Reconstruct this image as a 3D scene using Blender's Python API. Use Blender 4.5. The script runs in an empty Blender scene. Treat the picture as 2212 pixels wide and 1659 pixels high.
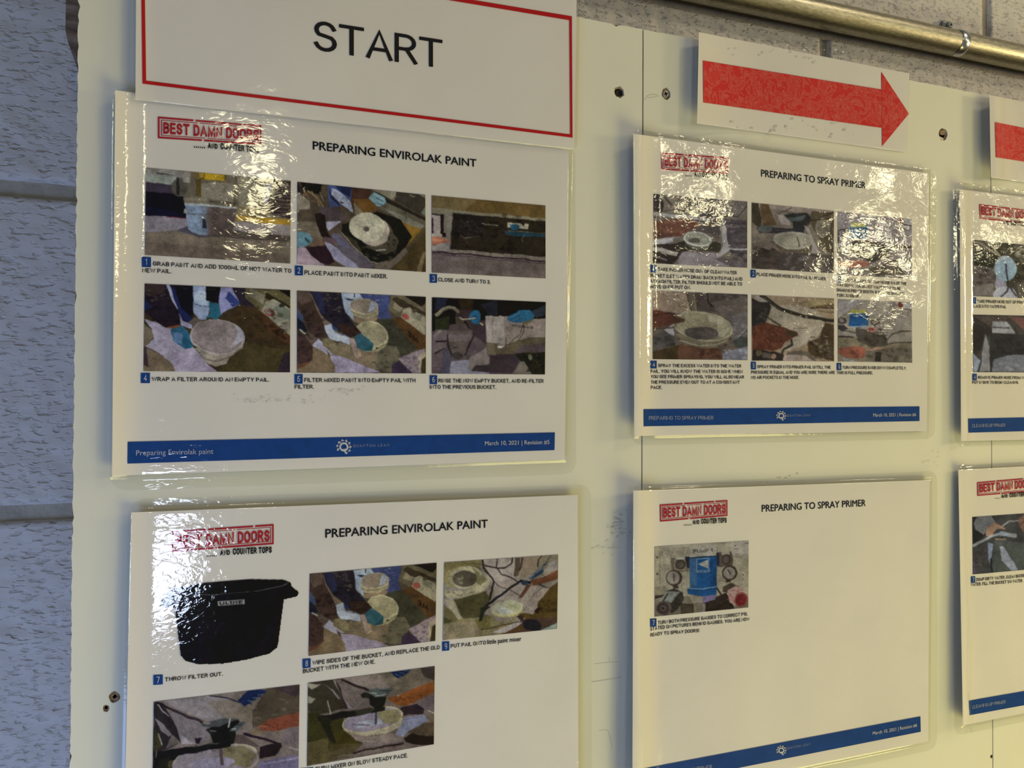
import bpy, math, random
import numpy as np
from mathutils import Matrix, Vector

IN = 0.0254            # the layout below is written in inches, the scene is in metres
EYE = 1.55             # camera height
# ------------------------------------------------------------------ camera
F, YAW, PITCH, ROLL, DIST = 1763.7, math.radians(21.183), math.radians(0.8004), math.radians(0.2765), 20.084
W, H = 2212, 1659
def cam_axes():
    cy, sy, cp, sp = math.cos(YAW), math.sin(YAW), math.cos(PITCH), math.sin(PITCH)
    f = np.array([sy*cp, cy*cp, sp]); r = np.array([cy, -sy, 0.]); u = np.cross(r, f)
    cr, sr = math.cos(ROLL), math.sin(ROLL)
    return r*cr+u*sr, -r*sr+u*cr, f
CR, CU, CF = cam_axes()
sc = bpy.context.scene
COL = sc.collection
cd = bpy.data.cameras.new('camera'); cam = bpy.data.objects.new('camera', cd); COL.objects.link(cam)
cd.sensor_width = 36; cd.lens = F/W*36; cd.clip_start = 0.02
M = Matrix.Identity(4)
for i, a in enumerate((CR, CU, -CF)):
    for j in range(3): M[j][i] = a[j]
M.translation = Vector((0, -DIST*IN, EYE)); cam.matrix_world = M
sc.camera = cam
# ------------------------------------------------------------------ world, lamps, exposure
sc.view_settings.view_transform = 'Standard'; sc.view_settings.look = 'None'
sc.view_settings.gamma = 1; sc.view_settings.use_curve_mapping = False
sc.view_settings.exposure = -0.20
wd = bpy.data.worlds.new('world'); sc.world = wd; wd.use_nodes = True
wd.node_tree.nodes['Background'].inputs[0].default_value = (0.85, 0.87, 0.90, 1)
wd.node_tree.nodes['Background'].inputs[1].default_value = 0.09

def lamp(name, az, el, dist, w, h, color, power, tx=0.25, spot=None):
    """area light for a room lamp or an added fill: az/el seen from the board's centre, az to the right"""
    a, e = math.radians(az), math.radians(el)
    d = Vector((math.sin(a)*math.cos(e), -math.cos(a)*math.cos(e), math.sin(e)))
    L = bpy.data.lights.new(name, 'AREA'); L.shape = 'ELLIPSE'; L.size = w; L.size_y = h
    L.color = color; L.energy = power
    if spot: L.spread = math.radians(spot)
    o = bpy.data.objects.new(name, L); COL.objects.link(o)
    tgt = Vector((tx, 0, EYE))
    o.location = tgt + d*dist
    o.rotation_euler = (-d).to_track_quat('-Z', 'Y').to_euler()
    return o
def mirror_lamp(name, px, py, t, w, h, color, radiance):
    """a far lamp placed so that the glossy board plane mirrors it towards the viewer"""
    d = CF + CR*((px-W/2)/F) + CU*((H/2-py)/F); d = d/np.linalg.norm(d)
    m = np.array([0, -DIST*IN, EYE]) + d*t
    L = bpy.data.lights.new(name, 'AREA'); L.shape = 'ELLIPSE'; L.size = w; L.size_y = h
    L.color = color; L.energy = radiance*math.pi*math.pi*w*h/4
    o = bpy.data.objects.new(name, L); COL.objects.link(o)
    o.location = (m[0], -m[1], m[2])
    o.rotation_euler = (Vector((0.2, 0, EYE))-o.location).to_track_quat('-Z', 'Y').to_euler()
    return o
WARM, YEL, COOL = (1.0, 0.84, 0.42), (1.0, 0.90, 0.56), (0.62, 0.72, 1.0)
lamp('lamp_warm_right', 66, 9, 1.5, 0.20, 0.20, (1.0, .79, .42), 7.4, 0.45)
lamp('lamp_warm_high', 42, 42, 2.2, 0.22, 0.22, (1.0, .82, .58), 8.5, 0.45)
lamp('fill_warm_low', 33, -50, 1.5, 1.0, 0.8, (1.0, 0.87, 0.30), 18.5, 0.52)  # added fill light, brightens the boards towards the lower right
lamp('fill_cool_left', -24, -42, 0.85, 0.4, 0.4, (.36, .52, 1.0), 4.4, -0.20)  # added cool fill for the bluish left side; no window stands here
mirror_lamp('high_bay_lamp_a', 545, 390, 7.0, 0.30, 0.62, YEL, 38)
mirror_lamp('high_bay_lamp_b', 1490, 430, 7.0, 0.28, 0.50, YEL, 38)
mirror_lamp('high_bay_lamp_c', 1885, 535, 7.0, 0.40, 0.36, YEL, 38)
mirror_lamp('high_bay_lamp_d', 2150, 490, 7.0, 0.22, 0.26, YEL, 38)
mirror_lamp('bay_door_daylight', 345, 1222, 4.0, 0.25, 0.38, (0.66, 0.76, 1.0), 46)

# ------------------------------------------------------------------ geometry helpers
def s2l(c):
    c = np.asarray(c, float)/255
    return np.where(c <= 0.04045, c/12.92, ((c+0.055)/1.055)**2.4)
def hexc(h): return [int(h[i:i+2], 16) for i in (0, 2, 4)]
def pix(px, py, depth=0.0, lift=None):
    """photograph direction -> point (x, z) in inches on the plane y=depth, or on a lifted sheet"""
    px = np.asarray(px, float); py = np.asarray(py, float)
    d = CF + CR*((px[..., None]-W/2)/F) + CU*((H/2-py[..., None])/F)
    y = np.full(px.shape, float(depth))
    for _ in range(1 if lift is None else 14):
        t = (y+DIST)/d[..., 1]
        x, z = t*d[..., 0], t*d[..., 2]
        if lift is not None: y = -lift(x, z)
    return np.stack([x, z], -1)
def toP(x, y, z): return (x*IN, y*IN, EYE+z*IN)
def to3(xz, y):
    xz = np.asarray(xz, float); y = np.broadcast_to(y, xz.shape[:-1])
    return np.stack([xz[..., 0]*IN, y*IN, EYE+xz[..., 1]*IN], -1)
def proj(xz, y=0.0):
    p = np.array([xz[0], y+DIST, xz[1]]); k = p @ CF
    return (W/2+F*(p@CR)/k, H/2-F*(p@CU)/k)
def mesh_obj(name, verts, faces, mat=None, parent=None, smooth=False, cols=None):
    me = bpy.data.meshes.new(name)
    verts = np.asarray(verts, np.float32)
    if parent is not None:
        q = parent
        while q is not None: verts = verts - np.array(q.location, np.float32); q = q.parent
    if isinstance(faces, np.ndarray):
        n, k = faces.shape
        me.vertices.add(len(verts)); me.vertices.foreach_set('co', verts.ravel())
        me.loops.add(n*k); me.loops.foreach_set('vertex_index', faces.ravel().astype(np.int32))
        me.polygons.add(n); me.polygons.foreach_set('loop_start', np.arange(0, n*k, k, dtype=np.int32))
        me.polygons.foreach_set('loop_total', np.full(n, k, np.int32))
        me.update(calc_edges=True)
    else:
        me.from_pydata([tuple(v) for v in verts.tolist()], [], faces)
    if smooth:
        me.polygons.foreach_set('use_smooth', np.ones(len(me.polygons), bool))
    if cols is not None:
        a = me.color_attributes.new('print', 'FLOAT_COLOR', 'POINT')
        a.data.foreach_set('color', np.asarray(cols, np.float32).ravel())
    if mat: me.materials.append(mat)
    me.update()
    o = bpy.data.objects.new(name, me); COL.objects.link(o)
    if parent is not None: o.parent = parent
    return o
def tag(o, label=None, cat=None, group=None, kind=None):
    for k, v in (('label', label), ('category', cat), ('group', group), ('kind', kind)):
        if v: o[k] = v
    return o
def thing(name, loc, label, cat, group=None):
    o = bpy.data.objects.new(name, None); COL.objects.link(o); o.location = loc; o.empty_display_size = 0.02
    bpy.context.view_layer.update()
    return tag(o, label, cat, group)
def homog(src, dst):
    A = []
    for (x, y), (u, v) in zip(src, dst):
        A.append([x, y, 1, 0, 0, 0, -u*x, -u*y, -u]); A.append([0, 0, 0, x, y, 1, -v*x, -v*y, -v])
    return np.linalg.svd(np.array(A, float))[2][-1].reshape(3, 3)
def happ(Hm, p):
    p = np.asarray(p, float); q = np.concatenate([p, np.ones(p.shape[:-1]+(1,))], -1) @ Hm.T
    return q[..., :2]/q[..., 2:]
UNIT = [(0, 0), (1, 0), (1, 1), (0, 1)]
def grid_faces(nu, nv):
    i = np.arange(nu)[None, :] + np.arange(nv)[:, None]*(nu+1)
    return np.stack([i, i+nu+1, i+nu+2, i+1], -1).reshape(-1, 4)
rng = np.random.default_rng(7)
def vnoise(x, z, scale, seed=0):
    """smooth value noise in -1..1, deterministic"""
    r = np.random.default_rng(seed).random((64, 64))*2-1
    X = x/scale+17.3; Z = z/scale+9.1
    xi, zi = np.floor(X).astype(int), np.floor(Z).astype(int); fx, fz = X-xi, Z-zi
    fx = fx*fx*(3-2*fx); fz = fz*fz*(3-2*fz)
    g = lambda a, b: r[a % 64, b % 64]
    return (g(xi, zi)*(1-fx)+g(xi+1, zi)*fx)*(1-fz)+(g(xi, zi+1)*(1-fx)+g(xi+1, zi+1)*fx)*fz
def sst(x): x = np.clip(x, 0, 1); return x*x*(3-2*x)

# ------------------------------------------------------------------ materials
def new_mat(name):
    m = bpy.data.materials.new(name); m.use_nodes = True
    nt = m.node_tree; return m, nt, nt.nodes, nt.links, nt.nodes['Principled BSDF']
def noise_bump(nt, scale, dist, strength=1.0, detail=3, vec_scale=(1, 1, 1), rough=0.5):
    n, l = nt.nodes, nt.links
    tc = n.new('ShaderNodeTexCoord'); mp = n.new('ShaderNodeMapping'); mp.inputs['Scale'].default_value = vec_scale
    nz = n.new('ShaderNodeTexNoise'); nz.inputs['Scale'].default_value = scale; nz.inputs['Detail'].default_value = detail
    nz.inputs['Roughness'].default_value = rough
    bp = n.new('ShaderNodeBump'); bp.inputs['Distance'].default_value = dist; bp.inputs['Strength'].default_value = strength
    l.new(tc.outputs['Object'], mp.inputs[0]); l.new(mp.outputs[0], nz.inputs['Vector']); l.new(nz.outputs[0], bp.inputs['Height'])
    return bp, nz, mp
def ramp(nt, fac, stops):
    r = nt.nodes.new('ShaderNodeValToRGB'); e = r.color_ramp.elements
    e[0].position, e[0].color = stops[0][0], (*stops[0][1], 1); e[1].position, e[1].color = stops[-1][0], (*stops[-1][1], 1)
    for p, c in stops[1:-1]:
        q = e.new(p); q.color = (*c, 1)
    nt.links.new(fac, r.inputs[0]); return r
def simple(name, col, rough=0.6, metal=0, bump=None, spec=0.5, var=0.0, vscale=60):
    m, nt, n, l, b = new_mat(name)
    b.inputs['Base Color'].default_value = (*col, 1); b.inputs['Roughness'].default_value = rough
    b.inputs['Metallic'].default_value = metal; b.inputs['Specular IOR Level'].default_value = spec
    if bump:
        bp, nz, _ = noise_bump(nt, *bump); l.new(bp.outputs[0], b.inputs['Normal'])
    if var:
        _, nz, _ = noise_bump(nt, vscale, 0)
        r = ramp(nt, nz.outputs[0], [(0.3, tuple(c*(1-var) for c in col)), (0.7, tuple(min(1, c*(1+var)) for c in col))])
        l.new(r.outputs[0], b.inputs['Base Color'])
    return m
# white melamine skin, paper, prints
MEL = simple('white_melamine', (0.655, 0.65, 0.55), 0.48, bump=(260, 0.00002, 0.5), spec=0.12, var=0.025, vscale=9)
CORE = simple('particleboard', (0.25, 0.175, 0.10), 0.9, bump=(900, 0.0006), var=0.45, vscale=700)
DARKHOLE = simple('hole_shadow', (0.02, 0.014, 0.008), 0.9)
PAPER = simple('white_paper', (0.775, 0.745, 0.725), 0.75, spec=0.1, var=0.03, vscale=14)
def ink(name, hexs, white=(168, 162, 158), rough=0.7):
    c = s2l(hexc(hexs))/s2l(white)*np.array([0.75, 0.72, 0.70])
    return simple(name, tuple(np.clip(c, 0.003, 1)), rough, spec=0.1)
BLACK = simple('black_ink', (0.012, 0.011, 0.012), 0.7, spec=0.1)
BLUE = simple('blue_ink', (0.008, 0.055, 0.26), 0.7, spec=0.1, var=0.10, vscale=120)
WHITEINK = simple('pale_lettering', (0.42, 0.47, 0.60), 0.7, spec=0.1)
WHITE2 = simple('white_lettering', (0.60, 0.62, 0.66), 0.7, spec=0.1)
RED = simple('red_stamp_ink', (0.42, 0.018, 0.030), 0.7, spec=0.1, var=0.18, vscale=500)
REDLINE = simple('red_border_ink', (0.50, 0.010, 0.012), 0.7, spec=0.1)
m, nt, n, l, b = new_mat('marbled_red_ink')
bp, nz, mp = noise_bump(nt, 60, 0, detail=8, rough=0.68); nz.inputs['Distortion'].default_value = 2.6
r = ramp(nt, nz.outputs[0], [(0.30, (0.60, 0.016, 0.012)), (0.47, (0.64, 0.022, 0.018)), (0.515, (0.64, 0.13, 0.11)), (0.545, (0.64, 0.03, 0.022)), (0.63, (0.63, 0.05, 0.04)), (0.68, (0.65, 0.26, 0.22)), (0.8, (0.64, 0.06, 0.05))])
l.new(r.outputs[0], b.inputs['Base Color']); b.inputs['Roughness'].default_value = 0.6; b.inputs['Specular IOR Level'].default_value = 0.2
MARBLE = m
m, nt, n, l, b = new_mat('printed_photograph_ink')
at = n.new('ShaderNodeAttribute'); at.attribute_name = 'print'; l.new(at.outputs['Color'], b.inputs['Base Color'])
b.inputs['Roughness'].default_value = 0.7; b.inputs['Specular IOR Level'].default_value = 0.1
PHOTO = m
def film_mat(name, slope, scale, vs, tint=(0.94, 0.942, 0.925), rough=0.06, coarse=0.0):
    """clear laminating film: see-through with a wrinkled glossy skin"""
    m = bpy.data.materials.new(name); m.use_nodes = True; nt = m.node_tree; n, l = nt.nodes, nt.links
    n.remove(n['Principled BSDF'])
    bp, nz, mp = noise_bump(nt, scale, slope/scale*1.2, detail=2.5, vec_scale=vs, rough=0.55)
    nz.inputs['Distortion'].default_value = 0.6
    if coarse:
        b2, _, _ = noise_bump(nt, 38, coarse/38, detail=1, vec_scale=(1, 1, 1.4))
        l.new(b2.outputs[0], bp.inputs['Normal'])
    fr = n.new('ShaderNodeFresnel'); l.new(bp.outputs[0], fr.inputs['Normal'])
    ge = n.new('ShaderNodeNewGeometry'); ma = n.new('ShaderNodeMath'); ma.operation = 'MULTIPLY_ADD'   # a thin sheet reflects alike from either side
    ma.inputs[1].default_value = 1/1.5-1.5; ma.inputs[2].default_value = 1.5
    l.new(ge.outputs['Backfacing'], ma.inputs[0]); l.new(ma.outputs[0], fr.inputs['IOR'])
    tr = n.new('ShaderNodeBsdfTransparent'); tr.inputs[0].default_value = (*tint, 1)
    gl = n.new('ShaderNodeBsdfGlossy'); gl.inputs['Roughness'].default_value = rough; l.new(bp.outputs[0], gl.inputs['Normal'])
    mx = n.new('ShaderNodeMixShader'); l.new(fr.outputs[0], mx.inputs[0]); l.new(tr.outputs[0], mx.inputs[1]); l.new(gl.outputs[0], mx.inputs[2])
    l.new(mx.outputs[0], n['Material Output'].inputs[0])
    return m

# ------------------------------------------------------------------ lettering: a plain stroke alphabet (cap height 1)
def arc(cx, cy, rx, ry, a0, a1, n=9):
    return [(cx+rx*math.cos(math.radians(a0+(a1-a0)*i/n)), cy+ry*math.sin(math.radians(a0+(a1-a0)*i/n))) for i in range(n+1)]
G = {
 'A': (.60, [[(0, 0), (.30, 1), (.60, 0)], [(.13, .31), (.47, .31)]]),
 'B': (.50, [[(0, 0), (0, 1), (.26, 1)]+arc(.26, .765, .21, .235, 90, -90)+[(0, .53)], [(.26, .53)]+arc(.27, .265, .23, .265, 90, -90)+[(0, 0)]]),
 'C': (.54, [arc(.27, .67, .27, .33, 15, 180)+arc(.27, .33, .27, .33, 180, 345)]),
 'D': (.52, [[(0, 0), (0, 1), (.18, 1)]+arc(.20, .66, .32, .34, 90, 0)+arc(.20, .34, .32, .34, 0, -90)+[(0, 0)]]),
 'E': (.44, [[(.44, 1), (0, 1), (0, 0), (.45, 0)], [(0, .52), (.39, .52)]]),
 'F': (.43, [[(.43, 1), (0, 1), (0, 0)], [(0, .49), (.38, .49)]]),
 'G': (.55, [arc(.27, .67, .27, .33, 20, 180)+arc(.27, .33, .27, .33, 180, 300)+[(.55, .14), (.55, .46), (.30, .46)]]),
 'H': (.53, [[(0, 0), (0, 1)], [(.53, 0), (.53, 1)], [(0, .52), (.53, .52)]]),
 'I': (.0, [[(0, 0), (0, 1)]]),
 'J': (.40, [[(.40, 1), (.40, .25)]+arc(.20, .25, .20, .25, 0, -170)]),
 'K': (.50, [[(0, 0), (0, 1)], [(.47, 1), (0, .38)], [(.17, .60), (.51, 0)]]),
 'L': (.42, [[(0, 1), (0, 0), (.42, 0)]]),
 'M': (.70, [[(0, 0), (0, 1), (.35, .08), (.70, 1), (.70, 0)]]),
 'N': (.53, [[(0, 0), (0, 1), (.53, 0), (.53, 1)]]),
 'O': (.56, [arc(.28, .68, .28, .32, 0, 180)+arc(.28, .32, .28, .32, 180, 360)+[(.56, .68)]]),
 'P': (.49, [[(0, 0), (0, 1), (.25, 1)]+arc(.25, .72, .24, .28, 90, -90)+[(0, .44)]]),
 'Q': (.56, [arc(.28, .68, .28, .32, 0, 180)+arc(.28, .32, .28, .32, 180, 360)+[(.56, .68)], [(.34, .20), (.60, -.12)]]),
 'R': (.51, [[(0, 0), (0, 1), (.25, 1)]+arc(.25, .74, .23, .26, 90, -90)+[(0, .48)], [(.27, .48), (.51, 0)]]),
 'S': (.49, [arc(.245, .745, .225, .255, 15, 225)+[(.245, .52)]+arc(.25, .265, .24, .265, 50, -165)]),
 'T': (.54, [[(0, 1), (.54, 1)], [(.27, 1), (.27, 0)]]),
 'U': (.51, [[(0, 1), (0, .28)]+arc(.255, .28, .255, .28, 180, 360)+[(.51, 1)]]),
 'V': (.57, [[(0, 1), (.285, 0), (.57, 1)]]),
 'W': (.80, [[(0, 1), (.20, 0), (.40, .95), (.60, 0), (.80, 1)]]),
 'X': (.55, [[(0, 1), (.55, 0)], [(.55, 1), (0, 0)]]),
 'Y': (.55, [[(0, 1), (.275, .40), (.55, 1)], [(.275, .40), (.275, 0)]]),
 'Z': (.50, [[(0, 1), (.50, 1), (0, 0), (.51, 0)]]),
 '0': (.44, [arc(.22, .72, .22, .28, 0, 180)+arc(.22, .28, .22, .28, 180, 360)+[(.44, .72)]]),
 '1': (.22, [[(0, .82), (.22, 1), (.22, 0)]]),
 '2': (.45, [arc(.22, .74, .21, .26, 170, -20)+[(0, 0), (.46, 0)]]),
 '3': (.43, [arc(.21, .75, .20, .25, 160, -90)+arc(.21, .25, .22, .27, 90, -160)]),
 '4': (.50, [[(.37, 0), (.37, 1), (0, .30), (.50, .30)]]),
 '5': (.44, [[(.42, 1), (.07, 1), (.03, .50)]+arc(.21, .31, .22, .31, 110, -160)]),
 '6': (.44, [[(.36, 1)]+arc(.25, .55, .24, .45, 100, 180)+arc(.225, .30, .215, .30, 180, 540)]),
 '7': (.46, [[(0, 1), (.46, 1), (.15, 0)]]),
 '8': (.43, [arc(.215, .75, .185, .25, -90, 270)+arc(.215, .26, .215, .26, 90, 450)]),
 '9': (.44, [arc(.215, .70, .215, .30, 0, 360)+arc(.19, .45, .24, .45, 0, -80)]),
 '.': (.02, [[(.0, 0), (.0, .035)]]), ',': (.06, [[(.06, .04), (.0, -.14)]]), '!': (.0, [[(0, .30), (0, 1)], [(0, 0), (0, .04)]]),
 '(': (.16, [arc(.3, .42, .3, .72, 120, 240)]), ')': (.16, [arc(-.14, .42, .3, .72, 60, -60)]),
 '-': (.24, [[(0, .40), (.24, .40)]]), '/': (.34, [[(0, -.06), (.34, 1)]]),
}
def stroke_text(s, sw=0.14, gap=0.17, space=0.30):
    """returns (triangles as list of 2-D quads, total advance) for cap height 1"""
    quads = []; x = sw/2
    for ch in s:
        if ch == ' ': x += space+gap*0.3; continue
        w, lines = G[ch]
        for ln in lines:
            P = np.array([(x+px, sw/2+py*(1-sw)) for px, py in ln])
            keep = [0]+[i for i in range(1, len(P)) if np.hypot(*(P[i]-P[i-1])) > 1e-4]
            P = P[keep]
            if len(P) < 2: continue
            d = P[1:]-P[:-1]; d = d/np.linalg.norm(d, axis=1)[:, None]; nrm = np.stack([-d[:, 1], d[:, 0]], 1)
            L = []; R = []
            for i in range(len(P)):
                if i == 0: mvec = nrm[0]; e = -d[0]*sw/2
                elif i == len(P)-1: mvec = nrm[-1]; e = d[-1]*sw/2
                else:
                    mvec = nrm[i-1]+nrm[i]; k = mvec @ mvec
                    mvec = mvec*(2/max(k, 0.55)); e = 0*d[0]
                    if k < 0.55: mvec = mvec/np.linalg.norm(mvec)*1.45
                # flat ends stay inside the cap height
                q = P[i]+e*(0.0 if (abs(d[min(i, len(d)-1)][1]) > .6) else 1.0)
                if i in (0, len(P)-1) and abs(d[min(i, len(d)-1)][1]) > .6: q = P[i]+e
                L.append(q+mvec*sw/2); R.append(q-mvec*sw/2)
            for i in range(len(P)-1): quads.append((L[i], R[i], R[i+1], L[i+1]))
        x += w+sw+gap
    return np.clip(np.array(quads), -0.3, None) if quads else np.zeros((0, 4, 2)), x-gap-sw/2

class Sheet:
    """a hanging sheet: its lift off the board (inches, towards the viewer) as a function of x, z"""
    def __init__(s, root, lift, white=(168, 162, 158)): s.root, s.lift, s.white = root, lift, white
    def at(s, p, eps=0.0):                         # pixel direction -> 3-D points on the sheet
        p = np.asarray(p, float); xz = pix(p[..., 0], p[..., 1], 0, s.lift)
        return xz
    def put(s, name, xz, faces, mat, eps, **k):
        y = -(s.lift(xz[..., 0], xz[..., 1])+eps)
        return mesh_obj(name, to3(xz, y), faces, mat, k.pop('parent', s.root), **k)
def sub(o, parent):
    """make o a sub-part of an already placed part"""
    mw = o.matrix_world.copy(); o.parent = parent; return o
E1, E2 = 0.012, 0.022   # print layers above the paper, inches (thin as a credit card)
def quad_patch(S, name, quad, mat, eps, nu, nv, **k):
    Hm = homog(UNIT, quad); u, v = np.meshgrid(np.linspace(0, 1, nu+1), np.linspace(0, 1, nv+1))
    xz = S.at(happ(Hm, np.stack([u, v], -1)).reshape(-1, 2))
    return S.put(name, xz, grid_faces(nu, nv), mat, eps, smooth=True, **k)
def text_line(S, name, s, A, B, cap, mat, sw=0.155, eps=E1, gap=0.115, space=0.24, parent=None, geometric=False, dots=False):
    """one printed line from pixel A to pixel B along its baseline, cap height in pixels at A"""
    a, b = S.at(np.array([A, B], float)); up = S.at(np.array([[A[0], A[1]-cap]], float))[0]-a
    if geometric:
        c = bpy.data.curves.new('t', 'FONT'); c.body = s; c.fill_mode = 'FRONT'; c.resolution_u = 3; bold = 0 if geometric is True else geometric
        o = bpy.data.objects.new('t', c); COL.objects.link(o); bpy.context.view_layer.update()
        me = bpy.data.meshes.new_from_object(o.evaluated_get(bpy.context.evaluated_depsgraph_get()))
        co = np.zeros(len(me.vertices)*3); me.vertices.foreach_get('co', co); co = co.reshape(-1, 3)[:, :2]
        fs = [tuple(p.vertices) for p in me.polygons]
        bpy.data.objects.remove(o); bpy.data.curves.remove(c); bpy.data.meshes.remove(me)
        co[:, 0] -= co[:, 0].min(); total = co[:, 0].max(); co[:, 1] /= co[:, 1].max()*0.98
        if bold:                                     # a heavier weight: the letters printed over themselves, slightly shifted
            n0 = len(co); sh = [(-bold, 0), (bold, 0), (0, bold), (0, -bold)]
            co = np.concatenate([co+np.array(q_) for q_ in sh]); fs = [tuple(v+n0*i for v in f) for i in range(4) for f in fs]
    else:
        q, total = stroke_text(s, sw, gap, space); co = q.reshape(-1, 2)
        fs = np.arange(len(co)).reshape(-1, 4)
    xz = a+(b-a)*(co[:, :1]/total)+up*co[:, 1:]
    return S.put(name, xz, fs, mat, eps, parent=parent or S.root)
def px_poly(S, name, polys, mat, eps, parent=None):
    """flat printed shape(s) given by pixel outlines"""
    V = []; Fc = []
    for p in polys:
        k = len(V); q = S.at(np.array(p, float)); V += q.tolist(); Fc.append(tuple(range(k, k+len(p))))
    return S.put(name, np.array(V), Fc, mat, eps, parent=parent or S.root)

# ------------------------------------------------------------------ printed photographs: small painter over a vertex grid
def paint(quad, zoom, ops, bg, white, grain=0.10, step=1.5, mott=0.12, seed=1, soft=2, alpha=False, warp=.38):
    """quad: pixel corners; zoom=(ox, oy, s): the ops are drawn in that enlarged frame. Returns nu, nv, colours"""
    ox, oy, s = zoom; q = np.array(quad, float)
    nu = int(max(np.hypot(*(q[1]-q[0])), 20)/step); nv = int(max(np.hypot(*(q[3]-q[0])), 20)/step)
    SS = 2; w, h = (nu+1)*SS, (nv+1)*SS
    Hz = homog((q-[ox, oy])/s, UNIT)
    img = np.ones((h, w, 3))*np.array(hexc(bg), float); mask = np.zeros((h, w))
    X, Y = np.meshgrid((np.arange(w)+.5)/w, (np.arange(h)+.5)/h)
    gx, gy = X*w/SS, Y*h/SS                # outlines wander a little, as things in a small print do
    wx = 2.6*vnoise(gx, gy, 17, seed+60)+1.3*vnoise(gx, gy, 7, seed+61)+.7*vnoise(gx, gy, 3, seed+62)
    wy = 2.6*vnoise(gx, gy, 17, seed+63)+1.3*vnoise(gx, gy, 7, seed+64)+.7*vnoise(gx, gy, 3, seed+65)
    X0, Y0 = X, Y; X = X+wx*warp/(w/SS); Y = Y+wy*warp/(h/SS)
    def fill(P, col, a=1.0, straight=False):
        P = happ(Hz, np.array(P, float))
        x0, x1 = int(max(0, P[:, 0].min()*w-1)), int(min(w, P[:, 0].max()*w+2)); y0, y1 = int(max(0, P[:, 1].min()*h-1)), int(min(h, P[:, 1].max()*h+2))
        if x1 <= x0-8 or y1 <= y0-8: return
        x0, y0, x1, y1 = max(0, x0-8), max(0, y0-8), min(w, x1+8), min(h, y1+8)
        xs, ys = (X0, Y0) if straight else (X, Y); xs, ys = xs[y0:y1, x0:x1], ys[y0:y1, x0:x1]; ins = np.zeros(xs.shape, bool)
        for i in range(len(P)):
            (ax, ay), (bx, by) = P[i-1], P[i]
            if ay == by: continue
            ins ^= ((ay > ys) != (by > ys)) & (xs < (bx-ax)*(ys-ay)/(by-ay)+ax)
        sub_ = img[y0:y1, x0:x1]; sub_[ins] = sub_[ins]*(1-a)+np.array(hexc(col), float)*a
        mask[y0:y1, x0:x1][ins] = 1
    for op in ops:
        k, c = op[0], op[1]
        if k == 'p': fill(op[2], c, op[3] if len(op) > 3 else 1)
        elif k == 'e':
            cx, cy, rx, ry = op[2:6]; r = math.radians(op[6] if len(op) > 6 else 0); t = np.linspace(0, 2*np.pi, 40, endpoint=False)
            ex, ey = rx*np.cos(t), ry*np.sin(t); fill(np.stack([cx+ex*np.cos(r)-ey*np.sin(r), cy+ex*np.sin(r)+ey*np.cos(r)], 1), c, op[7] if len(op) > 7 else 1)
        elif k == 'l':
            wd_, P = op[2], np.array(op[3], float)
            for i in range(len(P)-1):
                d = P[i+1]-P[i]; L = np.hypot(*d)+1e-9; nn = np.array([-d[1], d[0]])/L*wd_/2; e = d/L*wd_*.2
                fill([P[i]-e+nn, P[i+1]+e+nn, P[i+1]+e-nn, P[i]-e-nn], c)
        elif k == 't':                       # small lettering inside the picture: text, left baseline, right baseline, cap
            (_, _, txt, A, B, cap) = op; qd, tot = stroke_text(txt, .17 if len(txt) != 5 else .22); A = np.array(A, float); B = np.array(B, float)
            for f4 in qd: fill([A+(B-A)*p[0]/tot+np.array([0, -cap])*p[1] for p in f4], c, 1.0, True)
        elif k == 'n':                       # speckled texture inside a polygon: random flecks
            _, c, P, cnt, sz = op[:5]; P = np.array(P, float); rr = np.random.default_rng(cnt+seed); lo, hi = P.min(0), P.max(0)
            for _i in range(cnt):
                x, y = rr.uniform(lo, hi); a, b = rr.uniform(.4, 1, 2)*sz; th = rr.uniform(0, 6.3)
                fill([(x+a*math.cos(th+g)*1.0, y+b*.6*math.sin(th+g)) for g in (0, 1.3, 2.6, 3.9, 5.2)], c, .38)
    for _ in range(soft):
        p = np.pad(img, ((1, 1), (1, 1), (0, 0)), 'edge')
        img = (p[:-2, 1:-1]+p[2:, 1:-1]+p[1:-1, :-2]+p[1:-1, 2:]+2*p[1:-1, 1:-1])/6
    img = img.reshape(nv+1, SS, nu+1, SS, 3).mean((1, 3)); mask = mask.reshape(nv+1, SS, nu+1, SS).mean((1, 3))
    U, V = np.meshgrid(np.arange(nu+1), np.arange(nv+1)); rr = np.random.default_rng(seed)
    m = 1+mott*(vnoise(U, V, 14, seed)+.7*vnoise(U, V, 6, seed+1)+.5*vnoise(U, V, 2.6, seed+2))+grain*rr.normal(0, .6, U.shape)
    gr = img.mean(-1, keepdims=True); img = (gr+(img-gr)*.78)*.86
    lin = s2l(np.clip(img*m[..., None]+rr.normal(0, 2.0, img.shape), 0, 255))/s2l(white)*np.array([0.75, 0.72, 0.70])
    lin = lin*.93-.010
    if alpha: lin[mask < .5] = np.array([0.75, 0.72, 0.70])
    return nu, nv, np.concatenate([np.clip(lin, .002, .95), np.ones(lin.shape[:2]+(1,))], -1).reshape(-1, 4), mask.reshape(-1)
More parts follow.
